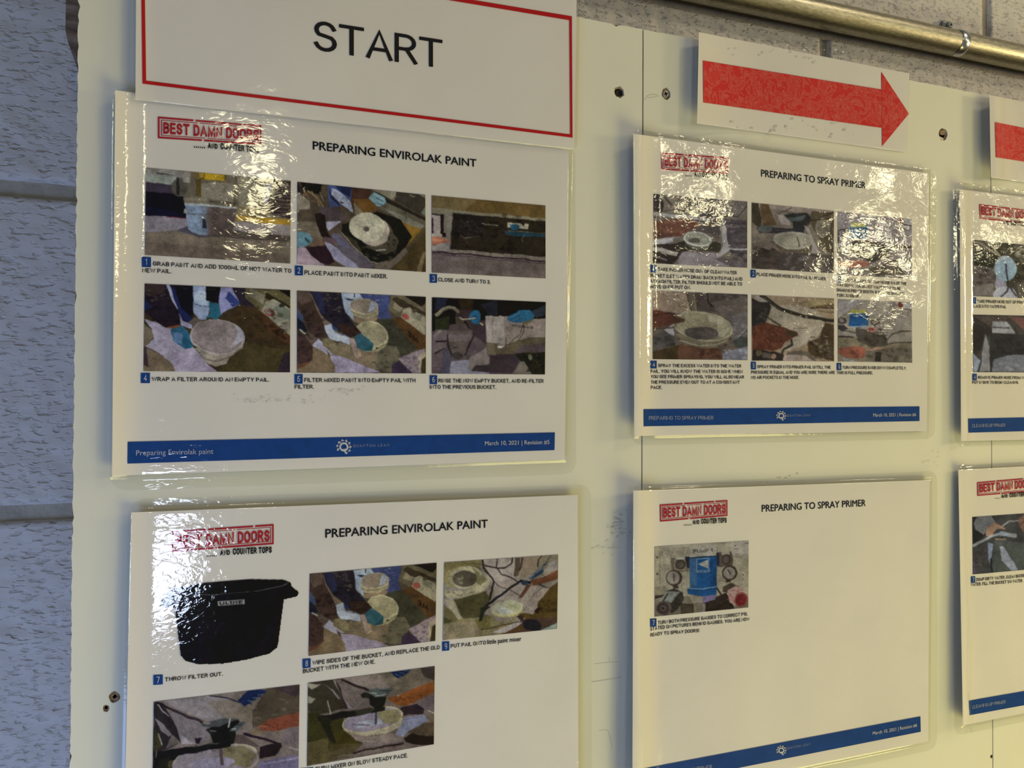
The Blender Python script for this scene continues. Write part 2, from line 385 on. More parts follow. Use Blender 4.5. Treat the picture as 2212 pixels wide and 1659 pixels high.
def photo(S, label, quad, zoom, ops, bg, white=None, eps=E1, alpha=False, **k):
    nu, nv, col, mask = paint(quad, zoom, ops, bg, white or S.white, alpha=alpha, **k)
    Hm = homog(UNIT, quad); u, v = np.meshgrid(np.linspace(0, 1, nu+1), np.linspace(0, 1, nv+1))
    xz = S.at(happ(Hm, np.stack([u, v], -1)).reshape(-1, 2)); f = grid_faces(nu, nv)
    if alpha:
        f = f[(mask[f] > .4).all(1)]; used = np.unique(f); remap = -np.ones(len(xz), int); remap[used] = np.arange(len(used))
        xz, col, f = xz[used], col[used], remap[f]
    o = S.put('printed_picture', xz, f, PHOTO, eps, smooth=True, cols=col); o['label'] = label; return o

Z1 = (220, 340, .1899)
PH1 = ('6b6053', [
 ('p', '75665c', [(493, 640), (2145, 700), (2142, 1208), (490, 1110)]),
 ('p', '837e7c', [(495, 118), (1005, 165), (1003, 290), (860, 240), (495, 205)]),
 ('p', '4a4442', [(610, 165), (720, 185), (870, 215), (640, 190)]),
 ('p', '868d88', [(497, 200), (862, 228), (800, 312), (497, 282)]),
 ('p', '3a2f42', [(497, 285), (800, 315), (835, 418), (497, 392)]),
 ('p', '100f1d', [(496, 392), (835, 418), (960, 455), (965, 690), (493, 664)]),
 ('p', '15183a', [(494, 560), (700, 590), (960, 650), (965, 692), (493, 664)], .6),
 ('e', '565049', 890, 340, 95, 105), ('p', '2b2724', [(850, 230), (880, 232), (890, 430), (850, 420)]),
 ('p', '8f8882', [(905, 165), (1005, 165), (1002, 290), (930, 285)]),
 ('p', '6b5c3a', [(1010, 165), (1110, 178), (1110, 250), (1015, 240)]),
 ('p', '6a5518', [(1110, 180), (1410, 200), (1410, 280), (1110, 262)]), ('p', 'c2970f', [(1168, 180), (1392, 198), (1388, 276), (1165, 258)]),
 ('p', 'a98218', [(1110, 178), (1155, 182), (1155, 240), (1110, 235)]),
 ('p', '887e70', [(1130, 300), (1500, 300), (1495, 515), (1130, 450)]), ('p', '5e4c20', [(1066, 250), (1120, 250), (1132, 452), (1075, 447)]),
 ('l', '57462c', 14, [(1525, 215), (1500, 560)]), ('l', '4d4334', 10, [(1210, 500), (1540, 525)]),
 ('p', '7f7666', [(1540, 220), (1930, 260), (1870, 560), (1560, 560)]),
 ('p', '8d8998', [(1855, 300), (1940, 295), (1880, 525), (1815, 520)]),
 ('p', '3a2a2b', [(1900, 262), (2148, 280), (2146, 705), (1930, 650), (1880, 525), (1940, 300), (1880, 300)])]
 + [('l', '9c9189', 5, [(1935-i*6, 300+i*43), (2146, 325+i*43)]) for i in range(9)] + [
 ('p', '7d6b4c', [(1540, 560), (1900, 560), (1930, 660), (1540, 660)]),
 ('p', 'b08519', [(1530, 655), (1700, 672), (2146, 710), (2144, 768), (1900, 762), (1530, 708)]),
 ('p', '8a8092', [(493, 665), (975, 695), (985, 820), (850, 835), (493, 850)]), ('p', '8d8083', [(1490, 720), (2144, 768), (2143, 900), (1470, 830)]),
 ('l', '8c2238', 8, [(740, 684), (975, 690)]),
 ('p', '4d4658', [(840, 835), (985, 785), (1060, 870), (1400, 905), (1100, 905)]),
 ('p', '4f453f', [(1200, 890), (1480, 830), (2143, 895), (2143, 965), (1500, 925)]),
 ('p', '7a6a5a', [(493, 860), (900, 880), (1300, 930), (2143, 1000), (2142, 1100), (491, 960)], .6),
 ('p', '6a5850', [(491, 960), (2142, 1100), (2142, 1208), (490, 1110)], .7),
 ('p', '7d7363', [(930, 452), (1215, 468), (1215, 548), (945, 530)]), ('l', '5f5548', 8, [(940, 500), (1215, 515)]),
 ('p', '594848', [(950, 530), (1528, 580), (1480, 860), (1420, 893), (1200, 885), (1020, 855), (985, 820)]),
 ('p', '6d6266', [(1080, 545), (1250, 555), (1230, 880), (1120, 875)], .6),
 ('p', '8096bb', [(950, 530), (1120, 545), (1185, 880), (1030, 858), (985, 820)]), ('p', '7083a8', [(1100, 545), (1190, 550), (1205, 885), (1140, 875)], .7),
 ('l', 'a7adb6', 20, [(948, 535), (1250, 550), (1528, 578)]), ('l', '4c3d3c', 6, [(980, 640), (1500, 660)]), ('p', 'a3a5b4', [(940, 585), (985, 590), (985, 640), (935, 630)]),
 ('p', '2d2c38', [(1150, 700), (1188, 702), (1188, 800), (1140, 795)])])
Z2 = (620, 370, .1507)
PH2 = ('4f4136', [
 ('p', '171310', [(190, 160), (560, 200), (500, 330), (260, 300)]), ('p', '8b8073', [(148, 300), (320, 420), (340, 540), (148, 560)]),
 ('p', '6f6355', [(148, 720), (480, 720), (600, 960), (300, 960), (148, 830)]), ('p', '2a1d1d', [(148, 158), (230, 240), (250, 330), (148, 300)]),
 ('l', '8a6f4a', 22, [(300, 290), (420, 360), (520, 520)]), ('l', '8a6f4a', 18, [(350, 290), (430, 420), (490, 560)]), ('l', '6b5238', 26, [(260, 310), (340, 420), (400, 440)]), ('l', '9a948f', 10, [(465, 300), (520, 430)]),
 ('p', '4f4248', [(440, 500), (700, 540), (900, 680), (700, 730), (540, 700)]), ('p', '5a4a38', [(500, 190), (600, 205), (560, 380), (470, 330)]),
 ('p', '3c4f8e', [(585, 210), (930, 235), (920, 420), (760, 500), (610, 535), (590, 380)]), ('p', '1b2350', [(690, 215), (930, 240), (900, 380), (760, 300)]), ('p', '9aa1c4', [(640, 245), (760, 300), (920, 440), (960, 600), (740, 450), (640, 340)]), ('p', '20254c', [(600, 240), (640, 330), (760, 470), (740, 500), (620, 380)]),
 ('p', '43283a', [(760, 435), (815, 450), (810, 470), (760, 455)]), ('n', '3a3f6a', [(660, 260), (940, 560)], 14, 22),
 ('p', '4b2f26', [(930, 240), (1220, 265), (1170, 380), (1000, 560), (950, 600), (920, 420)]), ('p', '6f4a1e', [(950, 400), (1180, 390), (1300, 520), (1280, 570), (1050, 600)]),
 ('p', '7a6f5a', [(960, 440), (1080, 580), (1010, 640), (965, 600)]),
 ('p', '827a6a', [(1220, 268), (1560, 300), (1530, 420), (1350, 340)]), ('p', '3d362f', [(1580, 300), (1980, 338), (1980, 500), (1900, 610), (1530, 420)]), ('p', '7e7a70', [(1870, 330), (1982, 340), (1982, 395)]),
 ('l', '9c9588', 14, [(1500, 310), (1480, 360), (1560, 365)]), ('l', '9c9588', 14, [(1550, 310), (1490, 395)]), ('l', '8a8378', 9, [(1760, 345), (1790, 370), (1830, 365)]),
 ('p', '2a231e', [(1270, 300), (1985, 690), (1985, 720), (1400, 440)]), ('p', '5e574b', [(1420, 450), (1985, 720), (1985, 800), (1930, 840), (1300, 530)]), ('p', '7a766a', [(1330, 500), (1800, 700), (1960, 790), (1920, 835), (1640, 720)]),
 ('p', '829f9b', [(1900, 600), (1985, 500), (1985, 660)], .6),
 ('p', '7fa8c0', [(1165, 385), (1250, 312), (1400, 385), (1425, 450), (1385, 490), (1300, 510), (1220, 440)]), ('l', '2f4d5c', 12, [(1270, 385), (1375, 440)]), ('l', '3c6070', 10, [(1240, 460), (1380, 490)]),
 ('p', '5d4a25', [(1300, 560), (1640, 720), (1930, 840), (1985, 820), (1700, 1110), (1740, 960)]), ('p', '8a6420', [(1640, 715), (1920, 840), (1780, 1000), (1720, 1090), (1780, 940)]), ('p', '4a3a20', [(1980, 850), (1988, 1440), (1480, 1410), (1720, 1150)]), ('p', '7a664a', [(1950, 1150), (1985, 1180), (1930, 1430), (1850, 1430)]),
 ('p', '1b1a14', [(1290, 570), (1640, 700), (1785, 945), (1700, 1080), (1500, 1260), (1300, 1310), (1180, 1280), (900, 1020), (780, 880), (800, 770), (1000, 700)]),
 ('p', '3a3628', [(800, 900), (1000, 1000), (1100, 1230), (900, 1020)]), ('p', '4a4236', [(1450, 760), (1600, 1000), (1560, 1130), (1400, 1190), (1100, 1080), (1400, 1050)]), ('n', '5a5140', [(950, 1010), (1560, 1260)], 26, 40), ('n', '0d0d0a', [(1300, 600), (1720, 1050)], 30, 40),
 ('p', '685c54', [(1250, 1310), (1480, 1290), (1690, 1090), (1730, 1150), (1470, 1410), (1260, 1400)]), ('l', 'a89f96', 9, [(780, 880), (950, 1080), (1200, 1290), (1290, 1320)]), ('p', '5d5566', [(640, 880), (760, 900), (960, 1110), (1260, 1340), (1200, 1390), (1030, 1380), (700, 1080)]),
 ('p', '8b86ad', [(545, 1010), (640, 1030), (960, 1310), (1040, 1390), (860, 1370), (660, 1250), (590, 1130)]), ('p', 'a39ac0', [(560, 730), (790, 725), (600, 860), (560, 800)]), ('p', '5a5a80', [(640, 900), (730, 930), (900, 1110), (760, 1060)]),
 ('p', '241a17', [(400, 610), (480, 590), (560, 640), (570, 860), (650, 950), (580, 975), (500, 940), (430, 760)]), ('p', '5b4450', [(540, 930), (700, 960), (720, 1030), (540, 1010)]),
 ('p', '9a8398', [(148, 1090), (270, 1090), (480, 1300), (560, 1350), (148, 1328)]), ('p', '6e5545', [(330, 920), (500, 960), (560, 1100), (330, 1100)]),
 ('p', '2d1a24', [(260, 1090), (560, 1060), (690, 1300), (600, 1335), (470, 1300), (340, 1200)]),
 ('p', '5a87a0', [(148, 855), (320, 900), (375, 970), (320, 1060), (200, 1090), (148, 1085)]), ('p', '27505f', [(250, 930), (330, 1000), (320, 1040), (260, 980)]),
 ('e', 'b9aaa2', 1240, 870, 230, 200, 15), ('e', '6e6058', 1240, 880, 226, 196, 15, .5), ('e', 'aa9c92', 1225, 850, 235, 205, 15), ('e', 'c0b9a8', 1150, 800, 258, 210, 12), ('e', '8a8276', 1130, 830, 52, 38), ('e', '57504e', 1133, 840, 38, 34),
 ('l', 'c0bcb8', 13, [(1275, 1138), (1405, 1118)]), ('n', 'b8b0a4', [(150, 470), (380, 740)], 5, 9)])
Z3 = (910, 400, .1537)
PH3 = ('6c5f66', [
 ('p', '6b5229', [(145, 145), (1745, 288), (1745, 500), (145, 320)]), ('p', '776a4c', [(145, 145), (800, 200), (600, 360), (145, 320)], .6), ('p', '827b6b', [(145, 320), (1745, 478), (1745, 530), (450, 400), (145, 420)]),
 ('p', '79716c', [(145, 400), (460, 400), (410, 900), (145, 870)]), ('p', '241418', [(147, 405), (318, 415), (315, 660), (355, 670), (350, 725), (310, 720), (270, 665), (270, 430), (147, 418)]), ('p', 'a59a9e', [(147, 425), (268, 430), (262, 680), (305, 690), (300, 720), (147, 715)]), ('p', '3a1626', [(147, 480), (175, 460), (175, 675), (147, 670)]),
 ('p', 'b4705a', [(147, 712), (280, 720), (400, 770), (380, 800), (250, 835), (147, 830)]), ('p', '8c4a3c', [(150, 780), (390, 790), (240, 835), (150, 825)], .6), ('p', '3c2022', [(165, 832), (310, 838), (300, 852), (170, 848)]), ('p', '8e878c', [(147, 850), (400, 800), (400, 900), (1745, 1015), (1745, 1060), (147, 915)]),
 ('p', '2c241b', [(447, 395), (1745, 515), (1745, 1010), (398, 898), (430, 600)]), ('p', '1f1a20', [(447, 395), (900, 440), (860, 720), (420, 720)], .6), ('n', '14100d', [(420, 420), (1730, 980)], 60, 60), ('n', '5b5148', [(470, 500), (900, 830)], 30, 22),
 ('n', '8f97a8', [(490, 520), (900, 760)], 12, 16), ('l', 'b9b2a8', 7, [(850, 540), (920, 560), (1070, 572)]), ('l', '807a80', 6, [(540, 700), (600, 740), (720, 730)]),
 ('p', 'a49d8e', [(1208, 525), (1385, 540), (1420, 590), (1450, 545), (1500, 550), (1495, 625), (1400, 620), (1300, 590), (1208, 600)]), ('e', '1f5580', 1310, 590, 62, 42), ('l', '1f5580', 12, [(1240, 550), (1300, 580)]),
 ('p', '1e3e55', [(1160, 650), (1200, 640), (1745, 690), (1742, 735), (1300, 715), (1190, 690)]), ('l', '8a8c84', 5, [(1200, 635), (1740, 682)]), ('l', '6a7c7c', 7, [(1440, 700), (1405, 760), (1420, 810)]),
 ('l', '2b1626', 18, [(147, 940), (600, 970), (1745, 1070)]), ('l', '4b3544', 12, [(147, 965), (1745, 1100)]), ('p', '7a6d66', [(400, 905), (1745, 1020), (1745, 1050), (400, 935)]),
 ('p', '675857', [(700, 1010), (1745, 1110), (1745, 1312), (147, 1228), (147, 1120)], .6), ('n', 'b0aca6', [(300, 500), (1600, 900)], 9, 9)])
Z4 = (290, 600, .1582)
PH4 = ('3d2f1f', [
 ('p', '241a26', [(143, 80), (800, 110), (830, 500), (700, 600), (600, 690), (430, 680), (140, 470)]), ('p', '40302c', [(150, 85), (420, 95), (400, 200), (200, 270), (150, 200)], .7), ('n', '6b5a55', [(160, 90), (540, 330)], 14, 34), ('n', '130d16', [(150, 240), (620, 640)], 20, 50), ('p', '1d2450', [(140, 290), (260, 400), (140, 450)]),
 ('p', '999abf', [(440, 92), (485, 95), (560, 290), (600, 400), (585, 440), (480, 230)]), ('p', '1b245c', [(485, 95), (560, 160), (640, 420), (800, 560), (740, 610), (650, 560), (600, 450)]), ('p', '15131f', [(560, 100), (800, 110), (830, 480), (760, 520), (640, 420), (590, 250)]),
 ('p', '8a9ac4', [(795, 110), (985, 118), (1030, 420), (985, 560), (900, 570), (810, 480)]), ('e', 'a3b3d8', 925, 290, 118, 115), ('l', '46528a', 12, [(810, 350), (900, 395), (1030, 395)]), ('l', '4a5580', 8, [(910, 215), (945, 225)]),
 ('p', '15131a', [(980, 118), (1200, 130), (1185, 290), (1140, 355), (985, 320)]), ('p', '7f7fb8', [(1190, 130), (1330, 140), (1440, 360), (1180, 500), (1150, 360)]), ('p', '2b3a86', [(1290, 180), (1445, 355), (1350, 400), (1250, 280)]), ('p', '2a2030', [(1330, 135), (1520, 145), (1700, 400), (1450, 370)]),
 ('p', '5c5336', [(1520, 150), (2128, 170), (2126, 800), (1740, 470), (1510, 270)]), ('p', '78715e', [(1585, 160), (1790, 240), (1770, 370), (1560, 250)]), ('p', '2a2412', [(1800, 200), (2126, 400), (2126, 460), (1790, 280)]), ('p', '605a34', [(1850, 170), (2128, 290), (2128, 340), (1900, 220)]), ('p', '1a170e', [(1960, 170), (2128, 175), (2128, 280)]),
 ('p', '8d8878', [(1740, 450), (1800, 330), (1900, 295), (2124, 430), (2124, 790)]), ('p', '6e7466', [(1900, 400), (2000, 380), (2124, 460), (2124, 580), (1980, 540)]), ('e', '2f2a22', 2010, 382, 42, 26), ('e', 'a04448', 1845, 470, 72, 42, 35), ('e', '8d8878', 1840, 462, 48, 22, 35), ('l', '8a8590', 6, [(1900, 570), (2060, 650)]),
 ('p', '41301c', [(1450, 380), (1740, 470), (2124, 800), (2124, 1100), (1800, 1100), (1440, 640), (1280, 540)]), ('p', '553320', [(1640, 420), (1740, 480), (2126, 800), (2126, 930), (1850, 740)]), ('n', '15110c', [(1850, 640), (2110, 870)], 16, 50), ('n', '241b10', [(1350, 400), (2100, 1250)], 50, 60),
 ('p', '4a3f22', [(1500, 880), (2124, 1000), (2120, 1290), (1140, 1280), (1250, 1150)], .8), ('p', '2a2036', [(2020, 1050), (2124, 1000), (2122, 1292), (1950, 1290)], .8),
 ('p', '9c90ac', [(140, 560), (300, 600), (450, 680), (700, 700), (820, 960), (1000, 1180), (1140, 1280), (580, 1280), (400, 1060), (160, 940), (270, 830), (250, 700)]), ('p', 'a08fb2', [(500, 1000), (900, 1100), (1140, 1280), (580, 1280)], .6), ('n', '5a5068', [(300, 700), (900, 1230)], 16, 12),
 ('p', '6f6150', [(135, 620), (240, 700), (275, 800), (210, 900), (130, 960)]), ('p', '786450', [(130, 960), (200, 970), (400, 1070), (520, 1160), (580, 1278), (128, 1275)]), ('p', '3a2a35', [(130, 945), (170, 960), (210, 1210), (130, 1190)]),
 ('p', '9d95c0', [(610, 490), (660, 590), (800, 640), (780, 700), (640, 650)]), ('p', '6a5a55', [(740, 610), (840, 540), (960, 580), (800, 660)]),
 ('p', '8a4a26', [(440, 670), (640, 640), (650, 690), (560, 700)]), ('p', '27618a', [(500, 700), (650, 650), (720, 720), (830, 890), (790, 950), (700, 970), (600, 900), (540, 860)]), ('p', '5b86c0', [(530, 740), (660, 760), (660, 900), (560, 880)]), ('p', '164a6c', [(690, 800), (830, 890), (790, 955), (700, 960)], .7),
 ('p', '1f6080', [(1015, 340), (1140, 355), (1185, 510), (1110, 580), (1060, 540), (970, 545), (1030, 480)]),
 ('p', '9a8c80', [(820, 960), (1440, 900), (1500, 800), (1480, 950), (1300, 1100), (1250, 1180), (1100, 1210), (980, 1160)]), ('l', '5a4c44', 9, [(830, 970), (950, 1110), (1150, 1135), (1350, 1060), (1460, 940)]), ('l', 'b3a59c', 10, [(880, 1040), (1100, 1100), (1300, 1050)]),
 ('e', 'a79ca2', 1135, 805, 375, 240, 6), ('e', '85777a', 1130, 800, 355, 226, 6), ('p', 'a5a0b6', [(1370, 640), (1490, 760), (1480, 850), (1300, 960), (1400, 800)]), ('e', '94868a', 1150, 900, 260, 110, 6, .4), ('p', '1f6080', [(1080, 540), (1130, 550), (1110, 580)])])
Z5 = (620, 600, .1567)
PH5 = ('4f463a', [
 ('p', '43302c', [(137, 178), (330, 185), (420, 420), (520, 650), (560, 830), (440, 840), (300, 740), (180, 450), (137, 420)]), ('p', '6d5a54', [(150, 190), (320, 190), (350, 330), (200, 380), (150, 300)], .6), ('n', '1d1218', [(220, 460), (540, 820)], 26, 50), ('p', '3d4a78', [(140, 420), (220, 520), (250, 620), (140, 560)]), ('p', '1d1f33', [(140, 540), (240, 640), (280, 740), (140, 700)]),
 ('p', '7a6558', [(320, 210), (360, 260), (470, 520), (620, 640), (520, 670), (400, 420)]), ('p', '262030', [(330, 190), (760, 212), (790, 480), (930, 660), (1010, 760), (880, 830), (700, 720), (600, 620), (480, 520), (380, 340)]), ('p', '262e5e', [(340, 195), (480, 205), (540, 520), (450, 470)], .6), ('n', '6f5c45', [(480, 200), (760, 380)], 12, 36), ('n', '120b10', [(500, 400), (960, 800)], 30, 46), ('n', 'a39473', [(640, 390), (740, 500)], 6, 30),
 ('p', '99a7cc', [(755, 212), (1000, 222), (1040, 290), (880, 330), (880, 420), (930, 620), (800, 480)]), ('p', '232a4c', [(800, 280), (940, 310), (860, 320)]), ('e', 'a9b6d6', 910, 250, 110, 40), ('p', '3b4583', [(1000, 222), (1420, 240), (1400, 480), (1430, 570), (1230, 575), (1250, 380), (1150, 300), (1040, 290)]), ('n', '8f9ac8', [(1120, 230), (1330, 420)], 14, 26), ('l', '1c2040', 14, [(930, 222), (930, 275)]),
 ('p', '625845', [(1440, 245), (1912, 268), (1910, 800), (1560, 560), (1390, 440)]), ('p', '8c806e', [(1490, 310), (1620, 370), (1560, 470), (1450, 420)]), ('p', '3a3023', [(1500, 262), (1910, 490), (1910, 530), (1560, 400), (1440, 300)]), ('p', '211a14', [(1600, 255), (1912, 268), (1900, 350), (1850, 400)]), ('p', '9a917f', [(1570, 540), (1600, 430), (1680, 410), (1905, 560), (1905, 770), (1870, 800)]), ('e', '4d4636', 1750, 462, 34, 24), ('e', 'a34a48', 1635, 535, 56, 36, 30), ('p', '777665', [(1700, 470), (1860, 530), (1850, 610), (1740, 560)]),
 ('p', '593b20', [(1430, 580), (1560, 540), (1905, 800), (1905, 960), (1800, 1000), (1440, 640)]), ('t', '15100d', '3M', (1660, 800), (1800, 900), 75), ('p', '3e3c30', [(1230, 580), (1430, 570), (1800, 980), (1550, 1100), (1300, 900)]), ('p', '655e4e', [(1260, 900), (1500, 950), (1560, 1080), (1440, 1300), (1200, 1260)]), ('n', '2f2b22', [(1250, 620), (1700, 1250)], 30, 50),
 ('p', '8e7d8c', [(1530, 1110), (1905, 970), (1910, 1315), (1700, 1315)]), ('p', '3a2c48', [(1440, 1200), (1530, 1140), (1720, 1318), (1440, 1315)]), ('p', 'a89887', [(1820, 1050), (1910, 1010), (1910, 1080), (1850, 1150), (1830, 1300), (1790, 1240)]), ('p', '3f3722', [(1850, 1120), (1912, 1080), (1912, 1318), (1835, 1315)]), ('n', '4c3b5a', [(1580, 1050), (1820, 1300)], 16, 44),
 ('p', 'a3abca', [(515, 660), (625, 635), (660, 740), (860, 830), (880, 930), (740, 880), (600, 860), (540, 760)]), ('l', '4d5378', 9, [(650, 740), (740, 790), (850, 810)]), ('p', '27386e', [(620, 640), (700, 700), (700, 730), (640, 720)]),
 ('p', '7b6a56', [(720, 890), (930, 940), (960, 1110), (1200, 1170), (1260, 1260), (1000, 1300), (730, 1080), (640, 1060)]), ('p', '988bb0', [(590, 1060), (740, 1080), (1000, 1180), (1290, 1308), (660, 1308)]), ('p', 'a5a2c4', [(345, 935), (430, 840), (500, 900), (560, 1060), (500, 1040)]), ('n', '665878', [(680, 1130), (1100, 1290)], 26, 10),
 ('p', '5c4a44', [(280, 740), (430, 850), (350, 940), (240, 800)]), ('p', '45302f', [(137, 700), (260, 800), (355, 950), (360, 1130), (200, 1200), (137, 1150)]), ('n', '241518', [(150, 720), (340, 1150)], 18, 44), ('p', '7a654e', [(137, 1250), (360, 1130), (360, 950), (560, 1060), (660, 1200), (665, 1308), (137, 1308)]), ('p', '6b3f2c', [(137, 1200), (360, 1130), (250, 1220), (140, 1260)]), ('l', 'd0d0dc', 15, [(185, 715), (255, 770)]),
 ('e', '7a6c50', 610, 950, 140, 82, 38), ('e', '8a7c60', 640, 960, 75, 52, 40), ('l', '4f4430', 7, [(500, 880), (570, 920)]), ('p', 'a396b0', [(470, 930), (520, 950), (640, 1050), (600, 1060)]),
 ('p', '8c7660', [(900, 560), (1250, 540), (1230, 590), (1100, 640), (930, 620)]), ('p', 'a5977c', [(865, 440), (1260, 440), (1250, 520), (1100, 575), (920, 545)]), ('e', 'b0a690', 1060, 400, 200, 110, 4), ('e', '8d7d72', 1055, 395, 185, 97, 4), ('p', 'a0a6c4', [(1150, 330), (1245, 370), (1200, 460), (1110, 470)]), ('l', '6e6048', 8, [(880, 480), (960, 520), (1100, 530), (1240, 490)]),
 ('p', '7d6a58', [(930, 960), (1260, 980), (1240, 1140), (1100, 1170), (970, 1120)]), ('p', 'a59a76', [(950, 880), (1385, 880), (1340, 960), (1240, 1010), (1080, 1010)]), ('e', 'b8b092', 1165, 775, 235, 170, 20), ('e', 'a0977a', 1165, 770, 215, 152, 20), ('l', '706550', 8, [(1000, 1000), (1200, 995), (1370, 900)]), ('l', 'c3bba0', 9, [(1090, 990), (1200, 965), (1380, 870)]), ('e', '161210', 1233, 958, 13, 12),
 ('p', '3a2622', [(700, 640), (940, 660), (1030, 760), (920, 820), (780, 780)]), ('n', '1a0f10', [(760, 660), (980, 810)], 10, 36),
 ('p', '2d5f77', [(930, 820), (1010, 760), (1130, 840), (1190, 910), (1170, 990), (1070, 1008), (970, 960)]), ('p', '1e4a5e', [(1090, 960), (1190, 920), (1170, 992), (1075, 1005)], .8), ('l', '1d4658', 7, [(940, 850), (1010, 830)]),
 ('p', 'a88f8e', [(860, 830), (930, 840), (960, 930), (950, 1110), (920, 1030)]), ('p', 'a38b78', [(950, 940), (1010, 1000), (1030, 1080), (960, 1110)])])
Z6 = (910, 630, .1537)
PH6 = ('544650', [
 ('p', '191511', [(150, 80), (1748, 148), (1748, 380), (900, 380), (880, 520), (400, 540), (150, 560)]), ('p', '40301a', [(520, 110), (740, 110), (720, 260), (560, 240)], .6), ('p', '232742', [(220, 95), (370, 100), (330, 240), (190, 280)]), ('p', '23263a', [(830, 200), (1060, 110), (1080, 330), (960, 350)], .8), ('p', '2a2f1c', [(200, 380), (400, 350), (380, 520), (200, 540)]),
 ('p', '3a2b30', [(480, 240), (700, 260), (760, 380), (660, 430), (490, 400)]), ('p', '463a34', [(480, 350), (610, 380), (600, 510), (500, 510)]), ('p', '6a5c68', [(190, 530), (380, 530), (350, 800), (160, 900), (150, 700)], .7), ('l', '262019', 26, [(200, 700), (350, 690)]), ('l', '262019', 24, [(190, 860), (330, 800)]), ('p', '80757c', [(165, 620), (250, 530), (285, 545), (205, 635)]),
 ('p', '3c2f38', [(620, 400), (900, 400), (920, 740), (720, 600)]), ('p', '5d4e5c', [(700, 600), (920, 780), (830, 800), (700, 920), (600, 880)]),
 ('p', '5b4f50', [(370, 540), (720, 555), (640, 940), (420, 940), (360, 700)]), ('p', '6c5f66', [(375, 590), (700, 600), (680, 700), (380, 700)]), ('l', '2a2028', 22, [(370, 600), (370, 740), (430, 900)]), ('l', '2a2028', 22, [(740, 620), (660, 780), (620, 900)]), ('p', '4b3f44', [(400, 470), (620, 450), (680, 560), (380, 545)]), ('e', '3c3438', 510, 900, 85, 50), ('l', '1d171c', 10, [(455, 785), (510, 785)]),
 ('p', '4a435c', [(340, 780), (430, 920), (400, 1150), (255, 1150)]), ('p', '5e4e58', [(150, 900), (330, 800), (260, 1150), (150, 1150)]), ('l', '3b2d38', 6, [(170, 1010), (265, 1008)]), ('l', '3b2d38', 6, [(170, 1055), (265, 1052)]), ('l', '3b2d38', 6, [(165, 1108), (255, 1105)]),
 ('p', '82809e', [(420, 980), (700, 950), (720, 1110), (950, 1130), (950, 1155), (410, 1150)]), ('p', '7a6d74', [(690, 920), (920, 780), (920, 870), (960, 940), (950, 1030), (770, 1030), (700, 1100), (660, 1060)]), ('p', '3a2e38', [(760, 1035), (950, 1030), (960, 880), (1330, 880), (1380, 980), (1270, 1150), (950, 1140), (700, 1110)]), ('p', '6e6460', [(1280, 1150), (1400, 985), (1450, 990), (1555, 1160)]), ('p', '24221a', [(1310, 870), (1742, 850), (1735, 1163), (1555, 1160), (1450, 990), (1390, 980)]), ('e', '6d6e60', 1525, 920, 25, 40), ('n', '111009', [(1440, 900), (1720, 1140)], 18, 44), ('n', '4a4632', [(1440, 720), (1720, 1100)], 14, 34),
 ('p', '8b7c7e', [(900, 345), (1200, 345), (1600, 380), (1740, 375), (1740, 640), (1500, 640), (1190, 740), (925, 720)]), ('p', '9a9094', [(902, 345), (1160, 350), (1170, 740), (925, 720)]), ('p', '5c4f40', [(925, 720), (1190, 740), (1500, 640), (1742, 640), (1742, 720), (1400, 760), (1290, 880), (925, 880)]), ('l', '776c70', 7, [(1000, 350), (1010, 870)]), ('p', '6d6152', [(925, 730), (1040, 740), (1040, 890), (930, 880)]),
 ('p', '8f8488', [(1090, 640), (1190, 640), (1180, 760), (1130, 795), (1070, 790)], .7), ('l', '403439', 12, [(1185, 640), (1185, 760), (1130, 800)]), ('p', 'c0bcc4', [(1070, 770), (1170, 765), (1130, 795), (1075, 795)]), ('p', 'a89fa4', [(1085, 345), (1110, 328), (1140, 350)]),
 ('l', '352722', 8, [(1440, 450), (1380, 590), (1220, 745)]), ('l', '4b3a30', 12, [(1450, 450), (1430, 560), (1355, 700)]), ('p', '6a5630', [(1430, 440), (1600, 370), (1480, 470)]),
 ('p', '1f5d92', [(1205, 385), (1230, 345), (1380, 265), (1520, 260), (1605, 320), (1540, 400), (1400, 450), (1300, 445), (1240, 430)]), ('l', '143f6a', 7, [(1250, 400), (1390, 330)]), ('l', '143f6a', 7, [(1310, 430), (1440, 350)]), ('l', '3f82b4', 8, [(1230, 370), (1380, 300)]), ('l', '3f82b4', 8, [(1290, 420), (1430, 345)]), ('p', '2a3140', [(1540, 270), (1748, 200), (1748, 330), (1610, 360)]),
 ('e', '1d6096', 755, 350, 78, 88), ('p', '1c5c90', [(690, 400), (820, 420), (810, 460), (720, 440)]), ('e', '123f66', 750, 360, 30, 30), ('l', 'a0968c', 18, [(540, 370), (590, 395), (680, 385), (760, 370)]), ('p', '9d938a', [(810, 440), (830, 425), (880, 455), (860, 480)]),
 ('l', '6f695a', 46, [(205, 340), (300, 270), (400, 225), (470, 235), (520, 290)]), ('l', '8b8574', 20, [(200, 325), (300, 255), (400, 215), (480, 230)]),
 ('t', '1c1822', 'ENVIROLAK', (1562, 492), (1268, 462), -30)])
ZT = (300, 1200, .1808)
